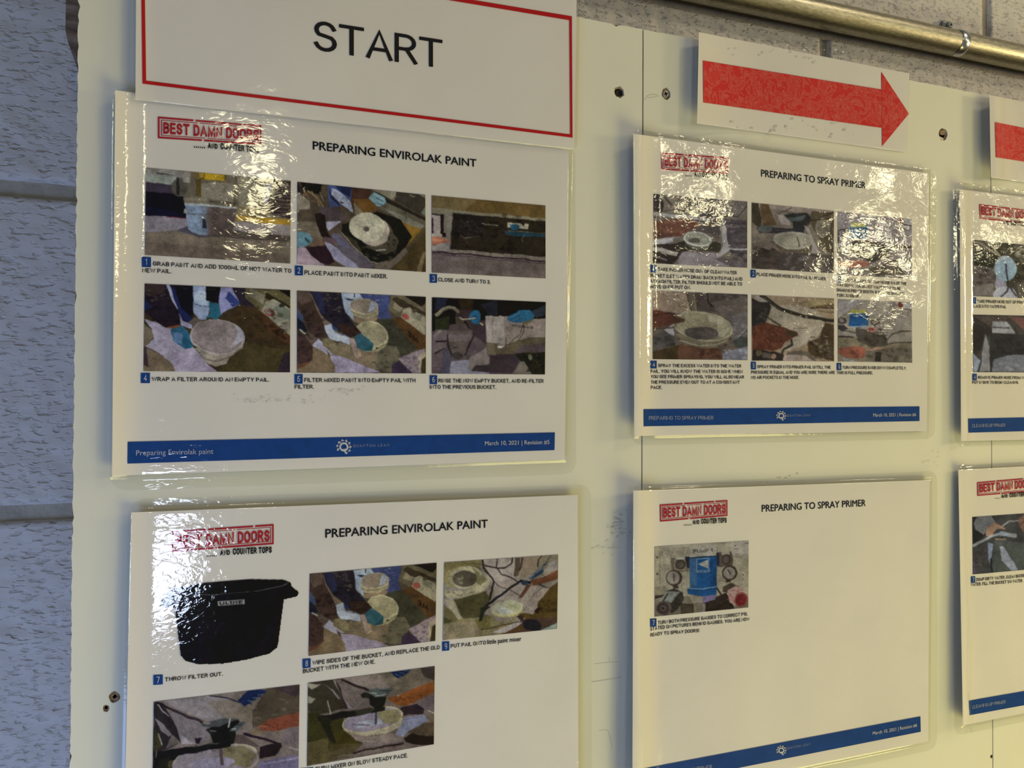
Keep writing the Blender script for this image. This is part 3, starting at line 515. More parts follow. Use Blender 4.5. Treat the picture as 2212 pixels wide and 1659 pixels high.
PH7 = ('b0aeb8', [
 ('p', '17131c', [(345, 420), (330, 470), (240, 585), (238, 620), (430, 630), (500, 1200), (560, 1260), (700, 1295), (1000, 1290), (1300, 1240), (1560, 1170), (1650, 1100), (1665, 1040), (1730, 530), (1890, 490), (1910, 450), (1905, 430), (1820, 360), (1815, 320), (1720, 290), (1300, 282), (800, 325), (480, 380)]),
 ('p', '100c14', [(390, 440), (600, 370), (900, 325), (1400, 295), (1700, 300), (1760, 330), (1700, 370), (1400, 430), (900, 470), (520, 465)]), ('l', '6a6672', 7, [(380, 448), (520, 468), (900, 470), (1400, 428), (1700, 368), (1770, 335)]), ('l', '4a4650', 9, [(1770, 335), (1790, 320), (1740, 296)]),
 ('p', '17122a', [(450, 500), (800, 560), (760, 1280), (520, 1200)], .35), ('p', '1f0f14', [(1640, 560), (1720, 540), (1650, 1080), (1600, 1100)], .6), ('n', '26212f', [(540, 640), (1580, 1130)], 40, 46), ('n', '0e0a12', [(540, 640), (1580, 1130)], 40, 46),
 ('p', 'a7a5b5', [(942, 550), (1260, 526), (1260, 580), (944, 604)]), ('t', '1a1620', 'ULINE', (966, 592), (1240, 570), 36)])
Z9 = (930, 1180, .1507)
PH9 = ('8c8488', [
 ('p', '7a704c', [(195, 230), (730, 195), (700, 400), (195, 440)]), ('l', '4c4230', 10, [(560, 245), (780, 265)]), ('l', '4b4234', 9, [(450, 225), (560, 275)]),
 ('p', 'a49aa4', [(760, 195), (1200, 165), (1250, 420), (900, 560), (820, 430)]), ('p', '8c7a74', [(1330, 160), (1560, 140), (1450, 400), (1260, 470)]), ('p', '54463f', [(1210, 170), (1290, 165), (1250, 430), (1180, 435)]), ('l', '3a2c30', 22, [(1320, 160), (1270, 350)]), ('p', '9a8e96', [(900, 500), (1420, 480), (1250, 800), (900, 740)]),
 ('p', '8b7e70', [(1560, 140), (1825, 120), (1825, 340), (1450, 460)]), ('p', '98909c', [(1700, 240), (1825, 180), (1825, 330), (1600, 380)]),
 ('e', '9b8f62', 440, 440, 260, 150, -8), ('e', 'b2ab97', 500, 450, 240, 155, -8), ('p', 'aaa291', [(200, 640), (500, 640), (830, 420), (830, 600), (500, 740), (220, 730)]), ('p', '6b6744', [(600, 300), (720, 400), (820, 470), (720, 560), (650, 500)], .7), ('e', '57504a', 490, 470, 175, 112, -4), ('p', '6c6558', [(340, 440), (480, 400), (460, 560), (340, 540)], .6), ('n', '3d3830', [(200, 640), (780, 760)], 14, 30), ('n', 'c4bda8', [(220, 320), (800, 700)], 14, 40), ('n', '8a8258', [(200, 300), (360, 620)], 10, 40),
 ('p', '4f4a30', [(330, 760), (800, 640), (860, 760), (720, 1000), (460, 1040)]), ('n', '3b3826', [(400, 740), (800, 1000)], 20, 50), ('p', 'a29a8c', [(195, 740), (330, 790), (465, 1040), (400, 1050), (300, 920)]), ('p', '6c6244', [(190, 830), (320, 940), (400, 1060), (190, 1100)]), ('p', '44482c', [(185, 1010), (330, 1080), (185, 1110)]),
 ('p', '857a5c', [(185, 1110), (460, 1040), (900, 1000), (1240, 1010), (1000, 1270), (175, 1345)]), ('p', '93867a', [(180, 1120), (640, 1060), (700, 1290), (175, 1345)], .7), ('p', '6b6232', [(620, 1040), (860, 1000), (860, 1150), (720, 1190)], .7),
 ('l', '2b2026', 26, [(740, 195), (760, 300), (880, 470), (900, 500), (880, 640), (850, 760)]), ('l', '40343a', 10, [(630, 280), (800, 380), (960, 560), (1130, 640), (1350, 740), (1550, 800)]), ('l', '2e242c', 16, [(955, 180), (955, 300), (1010, 390), (1240, 500)]), ('l', '33282e', 20, [(1180, 165), (1150, 260), (1060, 315), (960, 315), (780, 275)]),
 ('p', '1f3f78', [(1600, 320), (1420, 470), (1500, 450), (1610, 370)])] + [('l', '28467c', 11, [(1420+i*22, 440-i*22), (1480+i*22, 470-i*26)]) for i in range(9)] + [('l', '8090a0', 9, [(1560, 330+0*i), (1600, 240)]) for i in range(1)] + [('l', '3a4a60', 10, [(1590+i*25, 290-i*28), (1660+i*16, 260-i*26)]) for i in range(6)] + [('l', '26221f', 14, [(1600, 140), (1540, 200), (1530, 290)]),
 ('p', '75442f', [(1430, 480), (1600, 440), (1825, 330), (1828, 460), (1560, 550), (1470, 570)]), ('p', '5e3c34', [(1380, 540), (1470, 560), (1310, 740), (1250, 740)]), ('p', '3d3840', [(1560, 540), (1700, 600), (1690, 620), (1540, 560)]),
 ('p', '5a4520', [(1560, 700), (1825, 500), (1818, 1100), (1400, 1060), (1250, 970), (1480, 960)]), ('n', '2a1f10', [(1560, 740), (1800, 1020)], 20, 50), ('p', 'a2949a', [(1430, 560), (1700, 600), (1640, 680), (1540, 800), (1540, 860), (1460, 980), (1340, 880), (1280, 780)]), ('p', '2b1d1a', [(1480, 930), (1530, 870), (1600, 880), (1540, 960)]), ('p', '38252a', [(1210, 985), (1340, 990), (1320, 1070), (1230, 1010)]),
 ('p', '4e3836', [(1330, 1040), (1815, 1000), (1815, 1090), (1560, 1200), (1000, 1270), (1200, 1120)]), ('e', '201e2e', 1450, 1120, 140, 80, 8), ('p', '8ea3ae', [(1560, 1200), (1815, 1085), (1812, 1185)]), ('p', 'a79eb0', [(850, 1240), (1220, 1090), (1320, 1080), (1200, 1170), (1060, 1240)]), ('p', '5b3d26', [(1060, 1240), (1330, 1100), (1330, 1200), (1000, 1265)]), ('l', '37302a', 13, [(720, 1195), (950, 1150), (1250, 1075)]),
 ('l', '1c1d29', 34, [(790, 850), (1290, 490)]), ('l', '191b28', 40, [(1290, 485), (1430, 520)]), ('e', '263c60', 1345, 520, 50, 35), ('p', '252822', [(720, 880), (790, 840), (860, 860), (780, 930), (740, 1060), (690, 1070), (710, 960)]), ('l', '6a6a60', 12, [(1440, 750), (1470, 700), (1600, 580)]), ('l', '353038', 9, [(1580, 390), (1640, 440)]),
 ('p', '9a8f78', [(860, 930), (1320, 910), (1250, 1000), (1100, 1080), (900, 1010)]), ('p', '8b8086', [(900, 1000), (1220, 980), (1100, 1080), (950, 1080)]), ('e', 'b5ae7c', 1095, 910, 235, 105, -4), ('e', 'bdbda6', 1095, 885, 232, 104, -4), ('e', 'a9aaa8', 1090, 880, 215, 90, -4), ('p', 'b8bccb', [(930, 900), (1040, 865), (1160, 900), (1180, 950), (1020, 960)]), ('p', 'a8ab8c', [(1100, 800), (1280, 850), (1290, 900), (1180, 930), (1050, 860)], .7)])
def mixer(dx, dy, k, part):
    """the black hand mixer over a pail, drawn at an offset"""
    T = lambda pts: [(x*k+dx, y*k+dy) for x, y in pts]
    return [('p', 'b0a49a', T([(700, 1080), (1580, 900), (1560, 1010), (1480, 1060), (1300, 1140), (1000, 1190), (800, 1150)])), ('p', '8c7c80', T([(800, 1160), (1400, 1120), (1560, 1240), (1000, 1270), (880, 1240)])), ('e', 'b8ae90', 1135*k+dx, 930*k+dy, 462*k, 175*k, -12), ('e', '8f84a8', 1130*k+dx, 930*k+dy, 440*k, 158*k, -12), ('p', '8e8468', T([(1200, 780), (1500, 780), (1580, 880), (1500, 960), (1330, 980), (1230, 900)])), ('p', '9aa0c8', T([(820, 1000), (1000, 950), (1250, 930), (1330, 980), (1200, 1010), (900, 1060)])), ('l', '6a5f74', 20*k, T([(830, 1000), (1100, 1010)])),
     ('l', 'b3a58c', 12*k, T([(700, 1060), (800, 1120), (1000, 1160), (1250, 1130), (1480, 1050), (1580, 960)])), ('l', '7c6c60', 9*k, T([(740, 1110), (900, 1170), (1050, 1185), (1300, 1140)])),
     ('l', '3b3a4c', 26*k, T([(1190, 820), (1185, 1000)])),
     ('p', '1b1a1e', T([(330, 880), (900, 770), (1320, 740), (1325, 790), (1100, 830), (500, 945), (330, 950)])), ('p', '22221c', T([(330, 880), (520, 900), (500, 1010), (600, 1270), (520, 1250), (390, 1020)])), ('p', '33322c', T([(880, 780), (1100, 740), (1180, 760), (1100, 830), (900, 860)])),
     ('p', '1d1d1e', T([(1090, 560), (1330, 560), (1330, 620), (1290, 750), (1180, 760), (1100, 700)])), ('p', '262428', T([(955, 560), (1000, 530), (1110, 545), (1110, 610), (1000, 610)])),
     ('p', '4c5660', T([(1070, 500), (1200, 455), (1450, 465), (1400, 520), (1350, 580), (1180, 590), (1080, 540)])), ('l', '9aa0a4', 12*k, T([(1090, 540), (1200, 535)])), ('l', 'a6a8aa', 10*k, T([(1180, 575), (1330, 550)])), ('l', '8e979f', 8*k, T([(1200, 465), (1330, 470)])), ('l', '2a2c3a', 12*k, T([(1250, 500), (1400, 500)])), ('n', '101014', T([(1120, 600), (1290, 740)]), 10, 30*k)]
Z10 = (300, 1440, .16275); Z11 = (640, 1420, .1447)
PH10 = ('7a6c70', [
 ('p', '8a8090', [(330, 450), (930, 385), (1300, 440), (1350, 520), (1200, 800), (900, 720), (500, 560)]), ('p', '7f7166', [(900, 480), (1800, 360), (1700, 700), (1300, 820)], .6), ('p', '55493f', [(1700, 280), (2132, 238), (2125, 640), (1650, 760), (1500, 820), (1500, 600)]), ('p', '463842', [(1750, 270), (2132, 238), (2130, 380), (2050, 400)]), ('n', '8a7c6e', [(1000, 430), (2000, 720)], 22, 50),
 ('p', '2c2630', [(200, 470), (330, 490), (500, 800), (560, 1010), (380, 1100), (200, 1130)]), ('p', '7b7382', [(200, 670), (320, 760), (440, 900), (400, 930), (300, 850)]), ('l', 'a8a2ac', 12, [(250, 500), (400, 660)]), ('p', '3b3824', [(185, 800), (260, 880), (330, 1060), (185, 1130)]), ('l', 'a5a0a4', 12, [(260, 890), (320, 1040)]), ('p', '6a5f62', [(360, 1090), (560, 1010), (440, 900)]), ('p', '807585', [(420, 560), (640, 640), (900, 800), (940, 960), (740, 1020), (560, 960), (480, 760)]), ('p', 'a49ab0', [(520, 880), (740, 1020), (580, 1030)]), ('p', '2a1d30', [(740, 940), (840, 935), (800, 1010), (760, 1010)]),
 ('l', '251c2a', 30, [(230, 470), (420, 560), (840, 740)]), ('l', '3f2c3c', 14, [(430, 560), (840, 740)]), ('l', '22253a', 16, [(930, 385), (1200, 420), (1330, 465)]),
 ('p', '17265e', [(1310, 440), (1440, 320), (1700, 300), (1600, 380), (1440, 500), (1400, 525)])] + [('l', '3e5c9c' if i % 2 else '101c4c', 13, [(1400+i*34, 470-i*18), (1490+i*32, 490-i*26)]) for i in range(7)] + [
 ('p', '7d6450', [(1450, 860), (1560, 800), (1700, 900), (1500, 900)], .7), ('p', '8a4434', [(1580, 800), (1720, 700), (2125, 600), (2120, 780), (1960, 810), (1780, 860), (1640, 860)]), ('n', '5a2a22', [(1640, 730), (1950, 850)], 10, 44), ('l', 'b5604a', 16, [(1590, 790), (1720, 790)]), ('p', '746878', [(1960, 820), (2120, 780), (2115, 1050), (1900, 1030)]),
 ('l', '251a2c', 34, [(1390, 880), (1850, 1020)]), ('p', '241a24', [(1600, 1060), (1880, 1000), (1900, 1060), (1800, 1180), (1600, 1210)]), ('l', '9a92b0', 18, [(1990, 1065), (2115, 1105)]), ('p', '5c4c50', [(1200, 900), (1400, 900), (1600, 1060), (1500, 1060), (1250, 1020)]), ('p', '6b64a0', [(1600, 1260), (2060, 1160), (2115, 1170), (2110, 1600), (1500, 1600)], .8), ('l', '8d88b8', 20, [(1650, 1290), (2110, 1200)]), ('p', '3d3038', [(1600, 1400), (2112, 1380), (2105, 1660), (1500, 1660)]),
 ('p', '2b291c', [(185, 1120), (560, 1100), (500, 1400), (185, 1660)]), ('p', '5a5030', [(300, 1200), (560, 1150), (450, 1340), (340, 1340)], .6), ('p', '4c4338', [(185, 1400), (1600, 1420), (1600, 1680), (185, 1700)])]
 + mixer(-150, 225, 1.08, 0) + [
 ('e', 'a59a9c', 1020, 1255, 575, 230, -6), ('e', '857a8e', 1015, 1255, 555, 212, -6), ('p', '7e745a', [(1130, 1060), (1400, 1050), (1560, 1160), (1480, 1330), (1230, 1300), (1110, 1150)]), ('e', '9088ae', 980, 1280, 300, 80, -6), ('l', '5c4a50', 44, [(1085, 1090), (1100, 1300)]),
 ('p', '17161e', [(230, 1130), (900, 1030), (1210, 1000), (1215, 1050), (900, 1110), (480, 1190), (220, 1220)]), ('p', '16151a', [(200, 1140), (260, 1140), (270, 1360), (190, 1360)]), ('n', '2d2c2c', [(500, 1020), (1200, 1120)], 12, 40), ('l', '7a7868', 10, [(245, 1110), (220, 1200)]),
 ('p', '14151f', [(940, 780), (1330, 700), (1330, 740), (1200, 850), (1190, 1010), (980, 1010), (940, 900)]), ('p', '4e505c', [(820, 760), (1100, 680), (1350, 700), (1190, 740), (1050, 790), (850, 790)]), ('l', 'b9bcc2', 22, [(1220, 690), (1190, 800)]), ('l', 'a0a0a4', 12, [(850, 740), (950, 745)]), ('l', '8a8a86', 10, [(940, 840), (1020, 850)]), ('n', '34352a', [(950, 860), (1180, 1020)], 10, 30)])
PH11 = ('6e6064', [
 ('p', '85777c', [(660, 315), (1200, 260), (1500, 330), (1400, 460), (1080, 480)]), ('p', '6c6058', [(1250, 260), (2065, 130), (2050, 360), (1500, 600), (1400, 480)], .8), ('p', '352a30', [(1850, 150), (2065, 130), (2060, 330), (1900, 300)], .8), ('n', '8a7c70', [(1000, 300), (1800, 500)], 16, 60),
 ('p', '3b352c', [(175, 380), (560, 340), (700, 560), (850, 740), (560, 800), (300, 860), (175, 800)]), ('p', '96908a', [(175, 390), (370, 400), (240, 480), (175, 440)]), ('p', '8e8880', [(175, 570), (290, 620), (230, 690), (175, 690)]), ('p', '83788a', [(390, 400), (500, 480), (640, 640), (660, 620), (560, 500)]), ('p', '77696e', [(640, 400), (900, 450), (950, 560), (1080, 600), (880, 760), (700, 640)]), ('p', '9586a0', [(690, 620), (860, 760), (740, 750)]), ('l', '8e8890', 22, [(550, 340), (640, 500), (690, 620)]), ('l', '38242f', 26, [(600, 380), (700, 640), (760, 760)]),
 ('l', 'a8a29a', 16, [(480, 640), (520, 820), (495, 920)]), ('p', '3b381c', [(172, 820), (700, 900), (700, 1100), (1000, 1290), (400, 1420), (165, 1250)]), ('p', '5c5134', [(165, 1260), (480, 1190), (500, 1500), (900, 1460), (160, 1620)]), ('p', '56482a', [(500, 1290), (1000, 1280), (850, 1420), (500, 1500)], .8), ('p', '463c16', [(560, 1150), (760, 1060), (880, 1280), (600, 1290)], .7),
 ('p', '746468', [(850, 1400), (1600, 1290), (1700, 1340), (850, 1470)]), ('l', '2a1d24', 26, [(850, 1420), (1200, 1340), (1600, 1270)]), ('l', '261d24', 34, [(670, 335), (900, 430), (1080, 500)]), ('l', '241c22', 12, [(180, 380), (660, 320)]),
 ('p', '17265e', [(1390, 215), (1450, 195), (1720, 178), (1640, 250), (1510, 325)])] + [('l', '3e5c9c' if i % 2 else '101c4c', 13, [(1440+i*32, 260-i*12), (1520+i*30, 310-i*22)]) for i in range(6)] + [
 ('p', '8a4a22', [(1330, 620), (1550, 560), (1800, 450), (2055, 350), (2050, 520), (1800, 640), (1640, 730), (1500, 720)]), ('n', '5c2c16', [(1480, 590), (1780, 680)], 12, 44), ('p', 'b0a8a8', [(1490, 580), (1550, 565), (1510, 590)]),
 ('p', '6c5c70', [(1750, 720), (2050, 540), (2045, 800), (1900, 780)]), ('p', '2c2030', [(1540, 760), (1800, 690), (1900, 770), (1880, 840), (1590, 870)]), ('l', 'b8b2bc', 14, [(1960, 795), (2052, 840)]), ('p', '75634c', [(1950, 880), (2050, 860), (2050, 1100), (1900, 1100)], .6), ('p', '8086b8', [(1580, 910), (1890, 850), (1975, 930), (1900, 990), (1680, 1080), (1580, 1180), (1450, 1180)]), ('l', '5f6498', 14, [(1580, 930), (1880, 880)]),
 ('p', '54463c', [(1650, 1110), (1900, 980), (2050, 960), (2050, 1170), (1700, 1130)]), ('p', '241a17', [(1600, 1200), (1720, 1130), (1900, 1160), (2050, 1160), (2050, 1295), (1880, 1310), (1640, 1260)]), ('p', '80707c', [(1400, 1120), (1560, 1160), (1590, 1250), (1000, 1330), (980, 1270), (1400, 1200)])]
 + mixer(0, 0, 1, 1) + [('l', 'c0b0a0', 9, [(980, 1258), (1210, 1240)])])
Z21 = (1340, 300, .226)
PA1 = ('6b5f50', [
 ('p', '7d7059', [(315, 525), (620, 550), (600, 700), (315, 720)]), ('p', '3a3130', [(315, 530), (380, 545), (415, 620), (400, 700), (315, 700)]), ('l', '4a4030', 18, [(400, 540), (490, 640)]), ('p', '564b44', [(620, 560), (880, 580), (960, 760), (900, 900), (660, 870), (640, 700)]), ('p', '50463f', [(690, 760), (960, 780), (940, 960), (860, 900), (700, 880)]),
 ('e', '5b5048', 1040, 640, 170, 105, -8), ('p', '6e6558', [(900, 600), (1180, 590), (1190, 700), (1060, 740), (930, 700)], .6), ('l', '2c2622', 6, [(875, 620), (870, 690), (920, 740), (1120, 745), (1205, 640)]), ('l', '2f2822', 6, [(330, 760), (380, 700), (500, 685), (700, 700), (870, 735)]),
 ('p', '9a9488', [(315, 705), (420, 715), (860, 765), (850, 800), (730, 780), (420, 745), (315, 735)]), ('p', '6f4430', [(312, 800), (450, 770), (620, 765), (720, 790), (760, 830), (650, 880), (590, 930), (313, 950)]), ('p', '8a5a40', [(400, 785), (600, 775), (620, 790), (420, 810)], .7), ('p', '482a20', [(312, 900), (560, 900), (590, 930), (313, 950)], .6),
 ('p', 'a39d96', [(313, 960), (520, 940), (510, 980), (420, 1005), (315, 1005)]), ('p', '2f261f', [(312, 1010), (540, 1000), (640, 960), (660, 1060), (560, 1140), (500, 1200), (312, 1180)]), ('p', '938878', [(315, 1030), (560, 1080), (540, 1120), (315, 1070)]), ('l', '6a5f55', 14, [(315, 1120), (440, 1160)]),
 ('p', '3a3424', [(620, 990), (870, 980), (950, 1000), (960, 1080), (700, 1060), (600, 1060)]), ('e', '5a5546', 740, 990, 115, 62, 8), ('e', 'b3b29c', 740, 955, 132, 72, 8), ('e', '8d8b74', 742, 952, 114, 58, 8), ('e', '565344', 710, 970, 52, 26, 8), ('l', 'c5c4b0', 6, [(640, 990), (740, 1025), (850, 1000)]),
 ('p', '887c78', [(600, 1080), (960, 1090), (920, 1130), (1100, 1215), (560, 1200), (560, 1130)]), ('p', '5f5450', [(900, 1140), (1205, 1150), (1210, 1230), (1050, 1220)]), ('p', '4d4343', [(975, 770), (1210, 780), (1205, 1150), (1050, 1100), (1010, 980)]), ('n', '7d7474', [(1000, 820), (1200, 1130)], 26, 40), ('n', '302827', [(1000, 790), (1200, 1180)], 26, 44),
 ('p', '9d958b', [(960, 840), (1000, 830), (1015, 960), (1040, 1060), (960, 1120), (910, 1140), (970, 1040)]), ('l', 'a0988a', 10, [(965, 745), (990, 830)]), ('l', 'a8a098', 14, [(1040, 1050), (1210, 1055)]), ('p', 'a49c8a', [(950, 850), (1010, 850), (1010, 880), (950, 880)])])
PA2 = ('6f6250', [
 ('p', '8c7a6a', [(1255, 610), (2040, 690), (2040, 760), (1700, 700), (1300, 660)]), ('p', '3b3220', [(1255, 612), (1320, 620), (1350, 760), (1340, 860), (1260, 800)]), ('p', '594326', [(1335, 620), (1420, 630), (1460, 760), (1500, 830), (1360, 830)]), ('p', '52452e', [(1830, 690), (2038, 700), (2030, 1110), (1930, 1060), (1880, 920), (1800, 800)]), ('e', '857a5e', 1930, 850, 70, 90), ('p', '6f6450', [(1870, 800), (1930, 760), (2000, 820), (1990, 920), (1900, 940)], .6), ('l', '2e261a', 10, [(1890, 760), (2030, 700)]), ('l', '2e261a', 10, [(1720, 800), (2038, 760)]), ('l', '40362a', 8, [(1500, 720), (1640, 660)]), ('p', '8d8074', [(1500, 730), (1600, 740), (1620, 820), (1540, 820)]),
 ('p', '2b2a26', [(1560, 740), (1640, 710), (1780, 710), (1820, 760), (1800, 830), (1760, 840), (1740, 918), (1650, 900), (1640, 800)]), ('p', '47504c', [(1580, 760), (1780, 730), (1740, 780), (1620, 790)]), ('p', '2f2b2c', [(1300, 850), (1380, 820), (1480, 850), (1740, 850), (1740, 918), (1500, 910), (1320, 900)]), ('e', '4c5048', 1385, 865, 75, 36), ('l', '4a4348', 7, [(1480, 870), (1660, 880)]),
 ('p', '918779', [(1740, 830), (1800, 870), (1900, 1090), (1780, 1090), (1830, 980)]), ('p', '574a36', [(1480, 1010), (1600, 1060), (1830, 990), (1820, 1090), (1540, 1120)]), ('e', 'a09880', 1650, 970, 185, 85, 4), ('e', '8b836c', 1650, 970, 170, 72, 4), ('l', '48402f', 10, [(1680, 930), (1705, 1030)]),
 ('p', '3a2f26', [(1260, 1100), (1400, 1000), (1560, 1100), (1560, 1250), (1260, 1235)], .8), ('p', '443a34', [(1520, 1080), (2036, 1110), (2036, 1283), (1500, 1250)]), ('p', '5e5248', [(1740, 1120), (1960, 1130), (2030, 1280), (1760, 1270)], .8), ('n', '7a7064', [(1540, 1080), (1800, 1250)], 20, 30), ('n', '221c18', [(1270, 1000), (1500, 1200)], 16, 50), ('p', '6a5b4c', [(1300, 940), (1480, 1010), (1420, 1060), (1260, 1010)])])
Z22 = (1600, 400, .208)
PUMPROOM = lambda x0, x1, y0, y1: []
PA3 = ('857b76', [
 ('p', '756a5e', [(1005, 640), (1775, 620), (1775, 975), (1005, 930)]), ('p', '6a2c22', [(1630, 345), (1685, 350), (1680, 405), (1630, 400)]), ('p', 'a09690', [(1690, 352), (1775, 360), (1775, 420), (1685, 408)]), ('l', '4c4038', 7, [(1640, 405), (1775, 428)]),
 ('p', '2f5d7c', [(1130, 420), (1180, 395), (1320, 400), (1320, 560), (1140, 565)]), ('p', 'a09a4c', [(1140, 410), (1190, 392), (1310, 402), (1300, 440), (1150, 445)]), ('e', '3d3638', 1055, 500, 52, 38), ('e', '7d7470', 1055, 498, 34, 24), ('p', '3a3436', [(1008, 540), (1100, 550), (1080, 600), (1008, 600)]), ('e', '803e34', 1310, 610, 60, 34), ('p', '4a4238', [(1150, 570), (1500, 600), (1520, 720), (1380, 800), (1150, 720)]), ('n', '2a251f', [(1150, 600), (1520, 800)], 20, 50),
 ('l', '33291f', 14, [(1480, 710), (1580, 660), (1680, 640), (1775, 645)]), ('l', '3a2f24', 10, [(1480, 830), (1600, 790), (1775, 770)]), ('p', '9a5a44', [(1008, 790), (1200, 780), (1340, 800), (1300, 850), (1100, 850), (1008, 830)]), ('p', '5a5040', [(1300, 860), (1600, 820), (1700, 930), (1400, 940)]), ('p', '8a8078', [(1600, 700), (1775, 700), (1775, 960), (1700, 940)], .6)])
Z24 = (1390, 610, .1507); Z25 = (1600, 610, .1808)
PA4 = ('5a4c3e', [
 ('p', '8a7358', [(130, 120), (600, 140), (680, 430), (560, 460), (400, 420), (130, 410)]), ('l', '5a4428', 9, [(490, 345), (560, 340), (620, 365)]), ('l', '5f4a30', 7, [(280, 170), (340, 215)]), ('l', '524026', 9, [(530, 470), (660, 440)]),
 ('l', '3b3424', 40, [(620, 140), (690, 400)]), ('l', '5f573f', 14, [(625, 140), (700, 400)]), ('l', '413925', 34, [(725, 145), (760, 420)]), ('l', '7b7054', 14, [(720, 145), (755, 420)]), ('p', '463b33', [(750, 150), (1490, 175), (1490, 420), (1250, 500), (1000, 420), (780, 410)]), ('p', '5e5347', [(960, 300), (1490, 200), (1490, 500), (1250, 560), (1100, 450)], .7), ('n', '76695c', [(1150, 180), (1480, 400)], 20, 46), ('l', '241c1a', 22, [(900, 160), (930, 290), (990, 350)]),
 ('p', '5e5550', [(1200, 480), (1490, 430), (1490, 830), (1250, 830), (1270, 620)]), ('n', '8a817c', [(1250, 500), (1480, 820)], 18, 40), ('l', 'a39a8c', 10, [(1360, 780), (1480, 640)]), ('p', '3d4038', [(1270, 830), (1400, 770), (1490, 800), (1490, 950), (1300, 930)]), ('p', '6d6a6e', [(1130, 1000), (1490, 920), (1490, 1113), (1120, 1110)]), ('n', '9a98a0', [(1140, 960), (1480, 1100)], 20, 34),
 ('p', '978f88', [(290, 690), (420, 600), (450, 760), (400, 800)]), ('p', '4e463e', [(130, 760), (300, 690), (430, 770), (450, 860), (400, 1000), (130, 1000)]), ('n', '2b251c', [(140, 780), (420, 1080)], 20, 50), ('p', '3f3018', [(130, 1000), (500, 900), (860, 940), (800, 1105), (130, 1100)]), ('p', '5c3a26', [(520, 880), (1100, 950), (1120, 1108), (480, 1100)]), ('n', '2c1610', [(820, 960), (1080, 1080)], 10, 60), ('n', '26200f', [(420, 800), (1240, 920)], 24, 40),
 ('p', '6a5f44', [(460, 740), (1240, 720), (1200, 860), (1020, 940), (820, 945), (600, 880)]), ('l', '9a9070', 12, [(520, 830), (780, 905), (1000, 900), (1180, 830)]), ('e', '938a6a', 850, 630, 428, 206, 8), ('e', '7b7152', 848, 628, 408, 188, 8), ('p', '8f8768', [(900, 450), (1180, 540), (1240, 640), (1150, 780), (1020, 760), (1060, 620), (940, 560)]), ('e', '453c34', 830, 730, 245, 88, 2), ('p', '5c5248', [(860, 660), (1040, 700), (1080, 790), (900, 800)], .6), ('n', '5f5650', [(620, 690), (1040, 800)], 14, 40),
 ('l', '3d3124', 16, [(130, 660), (280, 660), (440, 640), (480, 600)]), ('p', '5a3020', [(130, 410), (230, 395), (360, 430), (600, 540), (580, 575), (400, 600), (280, 640), (130, 645)]), ('p', '3f2e1c', [(440, 480), (600, 535), (590, 575), (430, 580)]), ('l', '3a2016', 12, [(140, 490), (260, 455), (350, 440)]), ('l', '2f2418', 14, [(350, 425), (440, 450)])])
PA5 = ('8b7456', [
 ('p', '5e4c2e', [(900, 200), (1110, 200), (1110, 300), (850, 320)]), ('p', '8e7a50', [(700, 250), (900, 200), (1110, 210), (1110, 260), (800, 300)]), ('l', '3a2f1e', 14, [(840, 310), (1110, 318)]), ('l', '4b3d26', 8, [(930, 350), (1110, 365)]), ('l', '4b3a28', 8, [(690, 260), (800, 225)]), ('p', '8f8676', [(135, 150), (220, 160), (340, 240), (260, 250)]),
 ('p', '97886e', [(370, 280), (700, 275), (900, 340), (1000, 450), (980, 560), (900, 650), (700, 780), (480, 820), (620, 640), (330, 480)]), ('p', 'a4957c', [(640, 600), (960, 500), (960, 600), (700, 770), (560, 790)], .7), ('l', '5c4c38', 6, [(620, 550), (800, 542)]),
 ('p', '45341e', [(1000, 480), (1110, 500), (1110, 945), (800, 860), (800, 720), (940, 640)]), ('n', '8d8474', [(860, 650), (1100, 930)], 30, 40), ('n', '1e160e', [(800, 640), (1100, 930)], 30, 44), ('p', '5b5040', [(560, 820), (800, 820), (900, 940), (520, 930)]), ('p', '9c8676', [(520, 860), (760, 870), (880, 940), (480, 940)]),
 ('p', '2a2620', [(133, 190), (220, 240), (340, 240), (370, 290), (300, 480), (240, 530), (133, 520)]), ('n', '4c463a', [(150, 300), (330, 500)], 14, 40), ('l', '4a3f2c', 22, [(330, 420), (400, 470), (480, 520)]), ('l', '2b251c', 40, [(250, 155), (480, 320), (760, 410), (1000, 450), (1112, 455)]), ('l', '524a3a', 10, [(260, 165), (480, 330)]), ('e', 'a59c8a', 715, 403, 12, 8), ('e', 'a59c8a', 785, 418, 12, 8),
 ('p', '5c2f1c', [(133, 530), (320, 480), (480, 530), (670, 590), (685, 625), (640, 650), (520, 710), (480, 780), (400, 820), (133, 810)]), ('n', '86503a', [(150, 540), (480, 780)], 50, 22), ('n', '33170e', [(150, 540), (480, 790)], 40, 26), ('p', '40331f', [(520, 560), (670, 595), (680, 640), (560, 650)]),
 ('l', '30291f', 26, [(600, 680), (610, 740), (510, 800), (490, 850)]), ('p', '2d251e', [(133, 810), (420, 830), (520, 860), (500, 930), (135, 935)]), ('e', '6a5a38', 210, 850, 36, 34), ('e', '8a6850', 395, 885, 32, 30), ('p', '55493c', [(250, 840), (360, 850), (360, 910), (250, 900)])])
